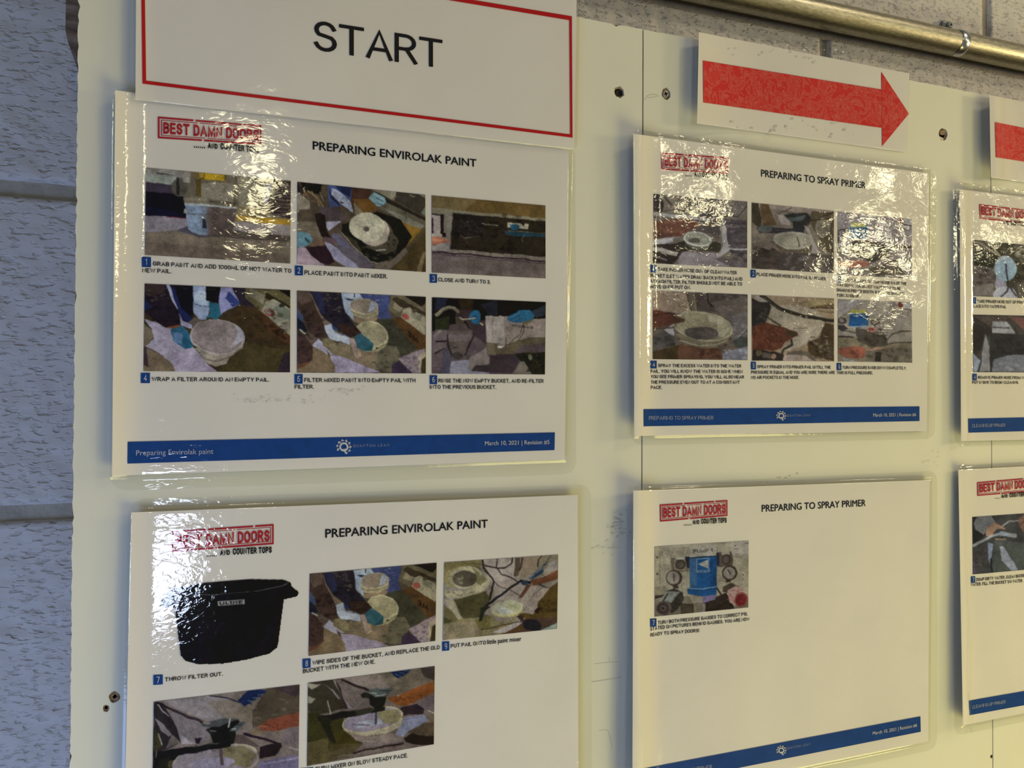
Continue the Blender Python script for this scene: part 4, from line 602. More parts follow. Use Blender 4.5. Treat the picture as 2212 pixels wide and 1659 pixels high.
PA6 = ('857a6a', [
 ('p', '8c8484', [(1160, 200), (1500, 215), (1300, 330), (1160, 420)], .7), ('p', '6a2c22', [(1878, 240), (1935, 242), (1930, 318), (1872, 312)]), ('p', 'a09a90', [(1940, 245), (2040, 248), (2040, 325), (1935, 318)]), ('l', '4a4034', 7, [(1850, 320), (2040, 330)]),
 ('p', '77694f', [(1160, 650), (1400, 640), (1700, 740), (2040, 700), (2045, 958), (1160, 943)]), ('p', '4b4234', [(1370, 540), (1700, 600), (1760, 740), (1560, 780), (1400, 700)]), ('n', '2b261e', [(1400, 560), (1740, 760)], 30, 44), ('p', '5d5244', [(1500, 780), (2040, 780), (2046, 958), (1480, 950)], .7), ('p', '26241f', [(1610, 830), (1680, 830), (1670, 950), (1600, 950)]), ('n', '3a3228', [(1500, 800), (2030, 940)], 20, 50),
 ('l', '3a3024', 12, [(1720, 720), (1800, 620), (1920, 580), (2040, 585)]), ('l', '2f261e', 10, [(1690, 760), (1850, 720), (2040, 710)]), ('l', '2c2822', 14, [(1160, 650), (1350, 655)]), ('l', '2c2822', 10, [(1230, 585), (1370, 605)]),
 ('p', '10457e', [(1310, 370), (1515, 375), (1520, 520), (1420, 545), (1300, 520)]), ('p', '1d5a8c', [(1320, 440), (1500, 440), (1500, 500), (1320, 500)], .5), ('p', '9c983c', [(1312, 345), (1340, 325), (1480, 330), (1510, 370), (1310, 378)]), ('p', 'a8a898', [(1345, 405), (1405, 390), (1405, 420)]), ('l', '9c9890', 10, [(1290, 545), (1520, 520)]), ('p', '30485c', [(1500, 350), (1525, 380), (1520, 500), (1500, 520)]),
 ('e', '3a322c', 1215, 458, 60, 38), ('e', '786c60', 1212, 455, 36, 24), ('p', '332c2a', [(1162, 510), (1240, 510), (1290, 560), (1220, 590), (1162, 560)]), ('e', '3f3630', 1608, 470, 60, 36), ('e', '7b7060', 1606, 468, 40, 23), ('l', '3a322c', 20, [(1610, 500), (1600, 530)]), ('e', '94685c', 1575, 560, 66, 34), ('e', '7c342c', 1558, 560, 34, 24), ('p', '4a4238', [(1640, 540), (1690, 560), (1660, 590)]), ('p', '48403a', [(1370, 560), (1500, 560), (1480, 640), (1380, 640)]),
 ('p', '8a4a34', [(1160, 780), (1300, 765), (1450, 765), (1500, 800), (1480, 880), (1380, 900), (1250, 890), (1160, 840)]), ('p', 'a0745a', [(1490, 800), (1640, 780), (1740, 780), (1660, 800), (1500, 815)]), ('n', '54281e', [(1280, 800), (1480, 900)], 10, 36), ('p', '8c8680', [(1210, 890), (1330, 920), (1400, 945), (1230, 943)])])
Z27 = (1390, 1150, .1507)
PP7 = ('a59a78', [
 ('p', '948a70', [(160, 203), (1505, 120), (1500, 1075), (160, 1207)], .3), ('p', 'aaa08a', [(1250, 140), (1505, 122), (1503, 325), (1260, 340)]), ('l', '6c6250', 6, [(1300, 322), (1500, 310)]), ('p', '8a7f64', [(1280, 340), (1503, 325), (1430, 350), (1300, 370)]), ('l', '453c38', 8, [(1295, 240), (1365, 236)]), ('l', '453c38', 8, [(1295, 195), (1330, 192)]), ('l', '453c38', 8, [(1450, 160), (1503, 158)]),
 ('l', '7d745c', 10, [(235, 300), (235, 780)]), ('p', 'a09678', [(160, 310), (225, 300), (225, 780), (160, 800)]), ('p', '4d443a', [(180, 345), (210, 345), (210, 375), (180, 375)]), ('p', '4d443a', [(182, 580), (210, 578), (210, 608), (182, 608)]), ('l', '6a5f4c', 10, [(160, 800), (235, 790)]),
 ('p', '7c7258', [(160, 820), (300, 760), (440, 880), (160, 960)], .7), ('p', '6b5f4a', [(160, 960), (700, 900), (1200, 900), (1500, 960), (1500, 1075), (160, 1207)], .8), ('p', '33271e', [(870, 1000), (1180, 860), (1260, 980), (1300, 1090), (870, 1140)]), ('p', '3f3424', [(520, 1010), (700, 1020), (720, 1160), (540, 1180)], .8), ('l', '423725', 26, [(540, 1030), (700, 1030), (710, 1150)]), ('l', '372c22', 22, [(1050, 800), (1120, 900)]), ('n', '241b14', [(880, 1000), (1260, 1130)], 20, 40), ('p', '3a3024', [(160, 905), (300, 885), (300, 920), (160, 955)]),
 ('p', '6e6048', [(385, 365), (650, 350), (650, 560), (400, 570)]), ('p', '8c8062', [(430, 360), (590, 352), (600, 540), (440, 560)], .7), ('p', 'b5ab94', [(455, 360), (590, 352), (590, 385), (460, 392)]), ('e', '40362c', 528, 460, 72, 70), ('e', '574c40', 520, 460, 50, 50), ('p', '2c2a34', [(590, 352), (655, 348), (655, 520), (620, 500)]),
 ('p', '5c4f3e', [(1040, 290), (1250, 275), (1280, 400), (1270, 480), (1045, 500)]), ('p', '282a38', [(1038, 292), (1082, 290), (1082, 480), (1045, 480)]), ('p', 'a3987e', [(1110, 285), (1225, 280), (1230, 320), (1120, 330)]), ('e', '453a30', 1180, 392, 66, 78), ('e', '60544a', 1175, 390, 40, 52),
 ('p', 'a8a088', [(655, 200), (1040, 170), (1042, 330), (655, 360)]), ('t', '4c443c', 'PUMP 1', (715, 298), (985, 283), 50),
 ('p', '15518c', [(655, 360), (1042, 335), (1045, 780), (1040, 900), (850, 915), (630, 880), (625, 800), (665, 780)]), ('p', '4a6a86', [(655, 380), (760, 372), (760, 780), (665, 790)], .55), ('p', '0d3f70', [(940, 380), (1042, 375), (1045, 780), (960, 790)], .6), ('l', '1a2836', 14, [(658, 372), (850, 350), (1042, 342)]), ('l', '7796a8', 12, [(640, 800), (850, 808), (1040, 775)]), ('l', '0f3c68', 10, [(630, 820), (850, 830), (1040, 795)]), ('n', '2d6ca6', [(680, 600), (1030, 760)], 12, 12),
 ('l', 'a8b0b0', 7, [(758, 385), (935, 372), (940, 562), (762, 575), (758, 385)]), ('p', 'b0ae9c', [(775, 458), (922, 392), (930, 522)]), ('t', 'a8b0b0', 'KREMLIN', (770, 562), (935, 552), 22),
 ('p', '988a70', [(640, 900), (840, 920), (850, 1000), (700, 1010)]), ('p', '76688c', [(840, 915), (1040, 890), (1020, 960), (850, 1010)]), ('p', '857a6c', [(835, 1020), (885, 1020), (880, 1140), (845, 1140)]),
 ('e', '453a2e', 438, 652, 118, 112), ('e', '8e8470', 425, 650, 92, 92), ('l', '3a3028', 12, [(430, 590), (440, 700)]), ('p', '40362a', [(410, 750), (490, 750), (500, 800), (430, 800)]),
 ('e', '40352b', 1230, 580, 110, 108), ('e', '8e8470', 1225, 582, 84, 84), ('l', '2f2620', 13, [(1205, 530), (1245, 605)]), ('p', '40352b', [(1180, 680), (1255, 680), (1240, 710), (1170, 720)]),
 ('p', '3a352c', [(330, 840), (440, 800), (560, 860), (575, 960), (500, 1090), (400, 1160), (330, 1050)]), ('p', '7d8072', [(210, 990), (340, 840), (520, 850), (400, 1010), (300, 970)]), ('l', '2e2a22', 20, [(350, 880), (270, 990)]), ('l', '8e9284', 20, [(450, 870), (380, 980)]), ('n', '24201a', [(400, 850), (570, 1060)], 14, 34), ('e', '574a44', 290, 1085, 110, 108), ('e', '3d3029', 285, 1085, 86, 84), ('e', '5e5048', 280, 1085, 44, 42), ('e', '352a24', 280, 1085, 24, 22),
 ('p', '4c3d30', [(1130, 780), (1250, 720), (1370, 780), (1200, 860), (1130, 850)]), ('p', 'b58c7c', [(1195, 830), (1320, 765), (1400, 800), (1480, 890), (1310, 1050), (1230, 1000)]), ('n', 'a0483c', [(1200, 800), (1420, 1000)], 26, 26), ('e', '8a4238', 1395, 962, 95, 108, 10), ('e', '7a1c1c', 1390, 965, 72, 84, 10), ('n', '9c3c3a', [(1340, 900), (1450, 1040)], 8, 18), ('e', '30281f', 1424, 603, 8, 10)])
Z51 = (2040, 500, .2774)
PB1 = ('3b3826', [
 ('p', '57503f', [(222, 65), (400, 70), (330, 180), (222, 260)], .7), ('p', '2a2a1a', [(240, 120), (420, 200), (400, 330), (230, 300)]), ('l', '7a7352', 10, [(250, 80), (420, 190)]), ('l', '857e5c', 10, [(330, 75), (440, 200)]), ('p', '5d5348', [(222, 260), (390, 280), (400, 420), (380, 500), (222, 500)]), ('n', '2b241f', [(225, 260), (390, 420)], 14, 34), ('p', '6f6658', [(222, 430), (380, 400), (380, 505), (222, 500)]), ('n', '8b8468', [(560, 80), (800, 300)], 30, 40), ('n', '1c1c10', [(540, 200), (800, 500)], 30, 50),
 ('p', '8a8490', [(400, 340), (480, 400), (470, 480), (400, 440)]), ('e', 'a0a0a4', 470, 505, 95, 75), ('e', '8499a2', 475, 290, 86, 98), ('e', '6f8a94', 490, 310, 60, 66, 0, .6), ('l', '22262c', 12, [(478, 260), (492, 430), (480, 470), (430, 508)]), ('l', '3a2f38', 12, [(500, 430), (560, 500)]), ('p', '4f493f', [(560, 400), (800, 380), (800, 520), (580, 512)])])
PB4 = ('3a352f', [
 ('p', '2e2823', [(222, 650), (480, 655), (370, 800), (330, 820), (260, 960), (222, 940)]), ('p', '5a4a3e', [(222, 655), (480, 660), (460, 760), (370, 760)], .6), ('p', '8b8a86', [(370, 705), (480, 700), (560, 800), (370, 795)]), ('l', '2f2a27', 8, [(375, 750), (500, 752)]), ('p', '6a4438', [(480, 658), (800, 700), (800, 860), (640, 790), (540, 700)]), ('l', '332a24', 18, [(545, 740), (575, 900)]), ('p', '2a2926', [(350, 800), (800, 810), (800, 1095), (360, 1095)]), ('p', '66686a', [(380, 1000), (520, 960), (700, 960), (800, 1095), (370, 1096)]), ('p', '7d7b76', [(320, 800), (345, 900), (355, 1090), (275, 1090), (300, 900)]), ('p', '7a828c', [(225, 950), (275, 1000), (255, 1095), (225, 1095)]), ('n', '1a1916', [(380, 840), (600, 960)], 16, 40), ('n', '9a9a98', [(420, 980), (780, 1080)], 10, 34)])
Z61 = (2040, 960, .205)
PC7 = ('4a4840', [
 ('p', '2c2a25', [(293, 765), (520, 750), (540, 900), (430, 960), (300, 1060)]), ('n', '5b584c', [(640, 740), (1000, 900)], 16, 44), ('p', '7d7c76', [(345, 765), (490, 752), (540, 830), (440, 910), (410, 960), (330, 900), (310, 840)]), ('p', 'a87e5c', [(430, 940), (450, 880), (520, 825), (600, 860), (645, 885), (640, 900), (560, 890), (520, 920), (500, 960), (440, 970)]), ('p', 'b08a66', [(530, 990), (650, 995), (645, 1005), (540, 1005)]),
 ('l', 'a8a69c', 26, [(295, 1068), (400, 1020), (500, 960), (570, 940)]), ('p', 'a0aab2', [(555, 930), (600, 915), (660, 930), (660, 965), (570, 960)]), ('p', '989a96', [(660, 930), (760, 940), (760, 980), (660, 975)]), ('l', 'a5a49c', 14, [(610, 860), (680, 815), (770, 805)]), ('p', '9a6e52', [(770, 790), (839, 730), (1000, 720), (1000, 900), (830, 920), (780, 860)]), ('l', '6b4836', 10, [(780, 860), (840, 800)]),
 ('p', '55584e', [(520, 1010), (1000, 1000), (1100, 1300), (500, 1350)]), ('p', 'a0a2a8', [(575, 1080), (610, 1075), (700, 1200), (775, 1310), (700, 1325), (600, 1220)]), ('p', '8f9aaa', [(450, 1035), (508, 1038), (490, 1200), (485, 1270), (460, 1200)]), ('p', '5a4a62', [(297, 1180), (340, 1370), (297, 1368)]), ('p', '504a44', [(300, 1080), (450, 1040), (460, 1350), (330, 1360)]), ('n', '38342e', [(310, 1090), (450, 1340)], 14, 44), ('l', '25242c', 16, [(490, 1200), (495, 1350)]), ('p', '46443f', [(660, 980), (1000, 1000), (1000, 1060), (660, 1020)])])

# ------------------------------------------------------------------ the block wall behind the board
WY = 2.95                                            # wall face, inches behind the board's face
PAINTW, nt, n, l, b = new_mat('painted_block')
b.inputs['Roughness'].default_value = .62; b.inputs['Specular IOR Level'].default_value = .35
tc = n.new('ShaderNodeTexCoord'); mp = n.new('ShaderNodeMapping'); mp.inputs['Scale'].default_value = (.5, 1, 1.15); l.new(tc.outputs['Object'], mp.inputs[0])
n1 = n.new('ShaderNodeTexNoise'); n1.inputs['Scale'].default_value = 300; n1.inputs['Detail'].default_value = 2; n1.inputs['Distortion'].default_value = .2
n2 = n.new('ShaderNodeTexNoise'); n2.inputs['Scale'].default_value = 90; n2.inputs['Detail'].default_value = 3
for q in (n1, n2): l.new(mp.outputs[0], q.inputs['Vector'])
pit = ramp(nt, n1.outputs[0], [(.30, (0, 0, 0)), (.48, (1, 1, 1))])          # short pits left in the block's face
mxh = n.new('ShaderNodeMath'); mxh.operation = 'MULTIPLY_ADD'; mxh.inputs[1].default_value = .8; l.new(n2.outputs[0], mxh.inputs[0]); l.new(pit.outputs[0], mxh.inputs[2])
bp = n.new('ShaderNodeBump'); bp.inputs['Distance'].default_value = .0009; bp.inputs['Strength'].default_value = .9; l.new(mxh.outputs[0], bp.inputs['Height']); l.new(bp.outputs[0], b.inputs['Normal'])
pc = ramp(nt, n1.outputs[0], [(.34, (.52, .50, .455)), (.44, (.60, .58, .54))]); l.new(pc.outputs[0], b.inputs['Base Color'])
MORTAR = simple('painted_mortar', (0.36, 0.33, 0.26), 0.8, bump=(300, 0.0012), var=0.12, vscale=80)
def box(name, x0, x1, y0, y1, z0, z1, mat, parent=None):
    v = [toP(x, y, z) for x in (x0, x1) for y in (y0, y1) for z in (z0, z1)]
    return mesh_obj(name, v, [(0, 1, 3, 2), (4, 6, 7, 5), (0, 4, 5, 1), (2, 3, 7, 6), (0, 2, 6, 4), (1, 5, 7, 3)], mat, parent)
FLOORZ = -EYE/IN
wall = box('wall_back', -48, 80, WY+.15, WY+6, FLOORZ, 44, MORTAR); tag(wall, kind='structure')
FLOOR = simple('grey_concrete', (0.30, 0.29, 0.27), 0.8, bump=(40, 0.001), var=0.1, vscale=6)
fl = box('floor', -120, 160, -160, WY+6, FLOORZ-4, FLOORZ, FLOOR); tag(fl, kind='structure')
J = pix(80, 409, WY)[1]                              # height of one bed joint
XJ = pix(2131, 40, WY)[0]                            # one head joint, in the course above the conduit joint
BLOCKS = []
for k in range(3):
    nu, nv = 112, 56; bw, bh = 15.80, 7.80
    u, v = np.meshgrid(np.linspace(0, bw, nu+1), np.linspace(0, bh, nv+1))
    e = np.minimum(np.minimum(u, bw-u), np.minimum(v, bh-v))
    s = 40*k
    d = 0.035*vnoise(u, v*1.9, .42, 11+k)+0.028*vnoise(u+5, v*1.6, .22, 21+k)+0.03*vnoise(u, v, 2.2, 31+k)
    pit = vnoise(u+3, v*2.2, .30, 41+k); d = d+0.07*np.clip(pit-.45, 0, 1)
    d = d*sst(e/.35) + 0.20*(1-sst(e/.16))**1.5 + (0.30*(e <= 0))
    P = np.stack([u-bw/2, d, v-bh/2], -1).reshape(-1, 3)*IN
    b = mesh_obj('concrete_block', P, grid_faces(nu, nv)[:, ::-1], PAINTW, None, smooth=True); me = b.data
    bpy.data.objects.remove(b); BLOCKS.append(me)
c0 = -8
for i in range(-8, 6):
    zc = J+8*i+4; off = XJ+8+(8 if (i % 2) else 0)
    # the course with the known head joint
    nrow = round((pix(2131, 40, WY)[1]-J-4)/8)
    off = XJ+8 if (i-nrow) % 2 == 0 else XJ
    for j in range(-5, 4):
        xc = off+16*j+(-5.5 if zc < 6 else 0)      # the bond is broken behind the boards
        if xc < -46 or xc > 78 or zc-4 < FLOORZ+.1: continue
        o = bpy.data.objects.new('concrete_block', BLOCKS[(i*3+j*5) % 3]); COL.objects.link(o)
        o.location = toP(xc, WY, zc); o.parent = wall

# ------------------------------------------------------------------ white boards on the wall
SEAM1, SEAM2, BTOP = 11.69, 25.33, 10.385
BLEFT_T, BLEFT_B = pix(167, 100)[0], pix(150, 1659)[0]
R = random.Random(5)
def extrude(name, poly, y0, y1, mat, parent, side=None):
    n = len(poly); V = [toP(x, y0, z) for x, z in poly]+[toP(x, y1, z) for x, z in poly]
    Fs = [tuple(range(n)), tuple(range(2*n-1, n-1, -1))]+[(i, i+n, (i+1) % n+n, (i+1) % n) for i in range(n)]
    o = mesh_obj(name, V, Fs, mat, parent)
    if side: o.data.materials.append(side)
    import bmesh as _bm
    bm = _bm.new(); bm.from_mesh(o.data); _bm.ops.recalc_face_normals(bm, faces=bm.faces); bm.to_mesh(o.data); bm.free()
    return o
def cut(o, cutters):
    for c in cutters:
        md = o.modifiers.new('b', 'BOOLEAN'); md.operation = 'DIFFERENCE'; md.object = c; md.solver = 'EXACT'
        bpy.context.view_layer.update()
        me = bpy.data.meshes.new_from_object(o.evaluated_get(bpy.context.evaluated_depsgraph_get()))
        o.modifiers.clear(); old = o.data; o.data = me; me.name = o.name
    return o
def blob(px, py, rx, ry, n=12, jag=.22, seed=1):
    rr = random.Random(seed); c = pix(px, py); sx = abs(pix(px+rx, py)[0]-c[0]); sz = abs(pix(px, py+ry)[1]-c[1])
    return [(c[0]+sx*math.cos(2*math.pi*i/n)*(1+rr.uniform(-jag, jag)), c[1]+sz*math.sin(2*math.pi*i/n)*(1+rr.uniform(-jag, jag))) for i in range(n)]
def jagged(x0, z0, x1, z1, amp, step, notches=()):
    L = math.hypot(x1-x0, z1-z0); n = int(L/step); out = []
    nx, nz = -(z1-z0)/L, (x1-x0)/L
    for i in range(n):
        t = i/n; a = R.uniform(-amp, 0)
        for (q, w, dd) in notches:
            if abs(t*L-q) < w: a -= dd*(1-abs(t*L-q)/w)
        out.append((x0+(x1-x0)*t+nx*a, z0+(z1-z0)*t+nz*a))
    return out
BOT = -30.0
chips_top = [pix(1294, 44)[0], pix(1331, 55)[0], pix(1411, 68)[0], pix(1419, 70)[0], pix(2085, 190)[0], pix(2137, 200)[0], pix(2165, 208)[0]]
chips_left = [pix(158, y)[1] for y in (1028, 1120, 1288, 1633, 12, 640, 430)]
HOLES = [(1338, 199, 10.5, 13, 8.5, 3), (1439, 202, 10, 13, 8, 4), (2037, 291, 9.5, 14, 6, 5), (247, 1506, 12, 12, 4.5, 6), (229, 1530, 8, 8, 4, 8), (2142, 1634, 3, 4, 2.4, 9)]
panels = []
for k, (xa, xb) in enumerate([((BLEFT_T, BLEFT_B), SEAM1), (SEAM1+.035, SEAM2), (SEAM2+.035, SEAM2+13.8)]):
    xt, xl = xa if k == 0 else (xa, xa)
    root = thing('wall_board_panel', toP(xt, 0, BOT),
                 ['white melamine wall board at the left, its chipped left edge against the block wall', 'white melamine wall board in the middle, behind the primer sheets and the whole red arrow',
                  'white melamine wall board at the right edge of the picture, right of the second seam'][k], 'wall board', 'white boards screwed to the block wall')
    xr = xb
    edge_l = [(xl, BOT)]
    if k == 0: left = jagged(xl, BOT, xt, BTOP, .028, .11, [(z-BOT, .06, .045) for z in chips_left])
    else: left = jagged(xl, BOT, xt, BTOP, .006, .5)
    top = jagged(xt, BTOP, xr, BTOP, .022, .12, [(c-xt, .07, .06) for c in chips_top if xt < c < xr])
    # travelling up the left edge and along the top: the normal points outwards, so notches go inwards
    poly = left+top+[(xr, BTOP), (xr, BOT)]
    skin = extrude('white_face', poly, 0, .045, MEL, root)
    core = extrude('particleboard_core', [(xl+.012, BOT), (xt+.012, BTOP-.012), (xr-.004, BTOP-.012), (xr-.004, BOT)], .045, .75, CORE, root)
    mine = [h for h in HOLES if xt < pix(h[0], h[1])[0] < xr-.02 or (h[5] == 9 and k == 1)]
    cs = []; cc = []
    for (px_, py_, rx, ry, rc, sd) in mine:
        c = extrude('cutter', blob(px_, py_, rx, ry, 14, .16, sd), -.3, .3, CORE, None); cs.append(c)
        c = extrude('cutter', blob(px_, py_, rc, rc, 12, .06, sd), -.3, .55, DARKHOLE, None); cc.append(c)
    cut(skin, cs); 
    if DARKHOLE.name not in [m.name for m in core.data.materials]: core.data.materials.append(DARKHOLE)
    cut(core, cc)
    for c in cs+cc: bpy.data.objects.remove(c)
    for (px_, py_, rx, ry, rc, sd) in mine:           # loose particleboard inside the chipped skin round each hole
        x, z = pix(px_, py_, .03)
    panels.append(root)
    # a strip of timber that holds the board off the wall
    for xs in ((xt+1.5,) if k < 2 else (xt+1.5, xr-1.5)):
        box('furring_strip', xs-.0, xs+1.5, .75, WY+.02, BOT+1, BTOP-1.2, simple('furring_pine', (.35, .24, .13), .8) if not bpy.data.materials.get('furring_pine') else bpy.data.materials['furring_pine'], root)
STEEL = simple('dull_screw_steel', (0.30, 0.28, 0.24), 0.38, 0.9, bump=(900, .0002))
def screw(px_, py_, r_px, depth, parent, name='screw', mat=STEEL):
    c = pix(px_, py_, depth); r = abs(pix(px_, py_+r_px, depth)[1]-c[1])
    V = []; n = 20
    for (rr, yy) in ((.02, -.0), (.55, -.018), (.85, -.008), (1.0, .012), (.5, .2)):
        V += [toP(c[0]+r*rr*math.cos(2*math.pi*i/n), depth+yy, c[1]+r*rr*math.sin(2*math.pi*i/n)) for i in range(n)]
    Fs = [(a*n+i, a*n+(i+1) % n, (a+1)*n+(i+1) % n, (a+1)*n+i) for a in range(4) for i in range(n)]+[tuple(range(n))[::-1]]
    o = mesh_obj(name, V, Fs, mat, parent, smooth=True)
    a = .35; q = []; fs = []
    for ang in (a, a+math.pi/2):
        ux, uz = math.cos(ang), math.sin(ang)
        k = len(q); L_, w_ = r*.55, r*.16
        for su, sw_ in ((-1, -.4), (-.25, -1), (.25, -1), (1, -.4), (1, .4), (.25, 1), (-.25, 1), (-1, .4)):
            q.append(toP(c[0]+ux*L_*su-uz*w_*sw_, depth-.0235, c[1]+uz*L_*su+ux*w_*sw_))
        fs.append(tuple(range(k, k+8)))
    mesh_obj('cross_slot', q, fs, DARKHOLE, o)
    return o
screw(1336, 201, 8.5, .10, panels[0], mat=simple('dark_screw_steel', (0.05, 0.045, 0.035), 0.5, 0.7))
screw(1438, 203, 9.5, .04, panels[1])
for k, (px_, py_, a, bb, sd) in enumerate([(2036, 286, 6, 6, 31), (2041, 281, 5, 5, 32), (2034, 300, 5.5, 4, 33), (242, 1500, 5, 6, 34), (252, 1513, 5, 5, 36)]):
    pl = panels[1] if px_ > 1400 else panels[0]
    extrude('wood_crumb', blob(px_, py_, a, bb, 7, .35, sd), .010+.004*k, .06, CORE if k != 2 else simple('pale_crumb', (.55, .48, .36), .8), pl)
# faint marks drawn on the boards
PENCIL = simple('pencil_grey', (0.44, 0.43, 0.36), 0.7, spec=.1)
SMUDGE = simple('faint_grey_smudge', (0.60, 0.59, 0.51), 0.6, spec=.1)
def stroke(name, pts, w, mat, parent, y=-.003):
    """thin drawn line through pixel points on the board face"""
    q = pix(np.array(pts, float)[:, 0], np.array(pts, float)[:, 1]); V = []; w = w*.0118
    for i in range(len(q)):
        d = q[min(i+1, len(q)-1)]-q[max(i-1, 0)]; d = d/np.linalg.norm(d); n_ = np.array([-d[1], d[0]])*w/2
        V += [toP(*(q[i]+n_)[[0]], y, (q[i]+n_)[1]), toP(*(q[i]-n_)[[0]], y, (q[i]-n_)[1])]
    return mesh_obj(name, V, [(2*i, 2*i+1, 2*i+3, 2*i+2) for i in range(len(q)-1)], mat, parent)
stroke('pencil_mark', [(1283, 1434), (1300, 1432), (1336, 1429)], 1.2, PENCIL, panels[0]); stroke('pencil_mark', [(1278, 1473), (1310, 1468), (1344, 1462)], 1.6, PENCIL, panels[0])
stroke('pencil_mark', [(1294, 1578), (1306, 1576), (1313, 1578), (1318, 1594), (1322, 1614)], 1.3, PENCIL, panels[0]); stroke('pencil_mark', [(1316, 1419), (1316, 1428)], 1.2, PENCIL, panels[0])
stroke('pencil_mark', [(1395, 209), (1404, 204), (1418, 204), (1422, 207), (1410, 210), (1397, 211), (1390, 216)], 1.2, PENCIL, panels[1])
def speckle(name, px0, py0, px1, py1, n, smin, smax, mat, parent, seed, S=None, eps=.012, y=-.003):
    rr = np.random.default_rng(seed); V = []; Fc = []
    for i in range(n):
        cx = rr.normal((px0+px1)/2, (px1-px0)/4); cy = rr.normal((py0+py1)/2, (py1-py0)/4); s_ = rr.uniform(smin, smax); m_ = 6
        th = rr.uniform(0, 6.28); P = [(cx+s_*math.cos(th+g*6.283/m_)*rr.uniform(.5, 1.2)*1.4, cy+s_*math.sin(th+g*6.283/m_)*rr.uniform(.4, 1)) for g in range(m_)]
        Fc.append(tuple(range(len(V), len(V)+m_))); V += P
    P = np.array(V)
    if S is None:
        q = pix(P[:, 0], P[:, 1]); o = mesh_obj(name, to3(q, y-np.repeat(np.arange(n), 6)*.0004), Fc, mat, parent)
    else:
        q = S.at(P); o = S.put(name, q, Fc, mat, eps+np.repeat(np.arange(n), 6)*.00015)
    o['kind'] = 'stuff'; return o
speckle('dirt_specks', 1315, 1110, 1352, 1165, 60, .8, 3.5, SMUDGE, panels[0], 3); speckle('dirt_specks', 1640, 1018, 1770, 1048, 9, 1, 2.6, PENCIL, panels[1], 4)
speckle('dirt_specks', 1260, 300, 1350, 600, 14, .8, 3, SMUDGE, panels[0], 5); speckle('dirt_specks', 1980, 930, 2040, 1010, 10, 1, 4, SMUDGE, panels[1], 6); speckle('dirt_specks', 1280, 1160, 1330, 1200, 16, 1.5, 5, SMUDGE, panels[0], 8)

# timber behind the top left corner of the board
WOOD, nt, n, l, b = new_mat('rough_dark_timber')
bp, nz, mp = noise_bump(nt, 60, .001, detail=5, vec_scale=(1, 1, 3.5)); l.new(bp.outputs[0], b.inputs['Normal'])
r = ramp(nt, nz.outputs[0], [(.3, (.07, .045, .03)), (.55, (.20, .14, .095)), (.75, (.34, .28, .22))]); l.new(r.outputs[0], b.inputs['Base Color']); b.inputs['Roughness'].default_value = .8
tp = [tuple(pix(x, y, .9)) for x, y in ((143, 70), (148, 95), (166, 124), (240, 124))]
tp = [(tp[0][0], 15.0)]+tp+[(tp[-1][0], 15.0)]
tb = extrude('timber_block', tp, .78, WY+.02, WOOD, None)
tag(tb, 'rough brown timber piece sticking out behind the top left corner of the white board', 'timber')

# ------------------------------------------------------------------ conduit on the wall
GALV, nt, n, l, b = new_mat('galvanised_steel')
b.inputs['Metallic'].default_value = 1; b.inputs['Roughness'].default_value = .40
bp, nz, mp = noise_bump(nt, 700, .00012, detail=4, vec_scale=(.25, 1, 1)); l.new(bp.outputs[0], b.inputs['Normal'])
r = ramp(nt, nz.outputs[0], [(.3, (.31, .30, .22)), (.5, (.42, .40, .30)), (.75, (.54, .52, .42))]); l.new(r.outputs[0], b.inputs['Base Color'])
ZINC = simple('bright_zinc', (.62, .66, .68), .25, .95)
PR = .46; PY = WY-.03-PR
a0, a1 = pix(1779, 25, PY-.2), pix(2212, 119, PY-.2); sl = (a1[1]-a0[1])/(a1[0]-a0[0])
cz = lambda x: a0[1]+sl*(x-a0[0])
V = []; Fs = []; N = 32; xs = [a0[0]-26, a0[0]-10, a0[0], a1[0], a1[0]+8]
for x in xs: V += [toP(x, PY-PR*math.cos(2*math.pi*i/N), cz(x)+PR*math.sin(2*math.pi*i/N)) for i in range(N)]
Fs = [(a*N+i, a*N+(i+1) % N, (a+1)*N+(i+1) % N, (a+1)*N+i) for a in range(len(xs)-1) for i in range(N)]+[tuple(range(N))[::-1], tuple(range((len(xs)-1)*N, len(xs)*N))]
pipe = mesh_obj('conduit', V, Fs, GALV, None, smooth=True)
tag(pipe, 'galvanised steel conduit pipe running along the block wall above the boards', 'pipe')
sx = pix(2089, 90, PY-PR)[0]
st = thing('conduit_strap', toP(sx, WY, cz(sx)), 'shiny zinc one-hole strap holding the conduit, with a screw above it', 'pipe strap')
V = []; xs = [sx-.19, sx-.12, sx+.12, sx+.19]; rad = [PR+.012, PR+.045, PR+.045, PR+.012]
ang = np.linspace(-90, 90, 25)
for x, rr in zip(xs, rad):
    V += [toP(x, PY-rr*math.cos(math.radians(t)), cz(x)+rr*math.sin(math.radians(t))) for t in ang]
m_ = len(ang); Fs = [(a*m_+i, a*m_+i+1, (a+1)*m_+i+1, (a+1)*m_+i) for a in range(3) for i in range(m_-1)]
mesh_obj('strap_band', V, Fs, ZINC, st, smooth=True)
ctr = (sx, cz(sx)+PR+.36)
mesh_obj('strap_tab', [toP(x, y, z) for x in (sx-.19, sx+.19) for (y, z) in ((PY, cz(sx)+PR), (PY, cz(sx)+PR+.045), (WY-.09, cz(sx)+PR+.03), (WY-.09, ctr[1]+.22), (WY-.03, ctr[1]+.22), (WY-.03, cz(sx)+PR-.02))], [(0, 1, 7, 6), (1, 2, 8, 7), (2, 3, 9, 8), (3, 4, 10, 9), (4, 5, 11, 10), (5, 0, 6, 11), (0, 5, 4, 3, 2, 1), (6, 7, 8, 9, 10, 11)], ZINC, st)
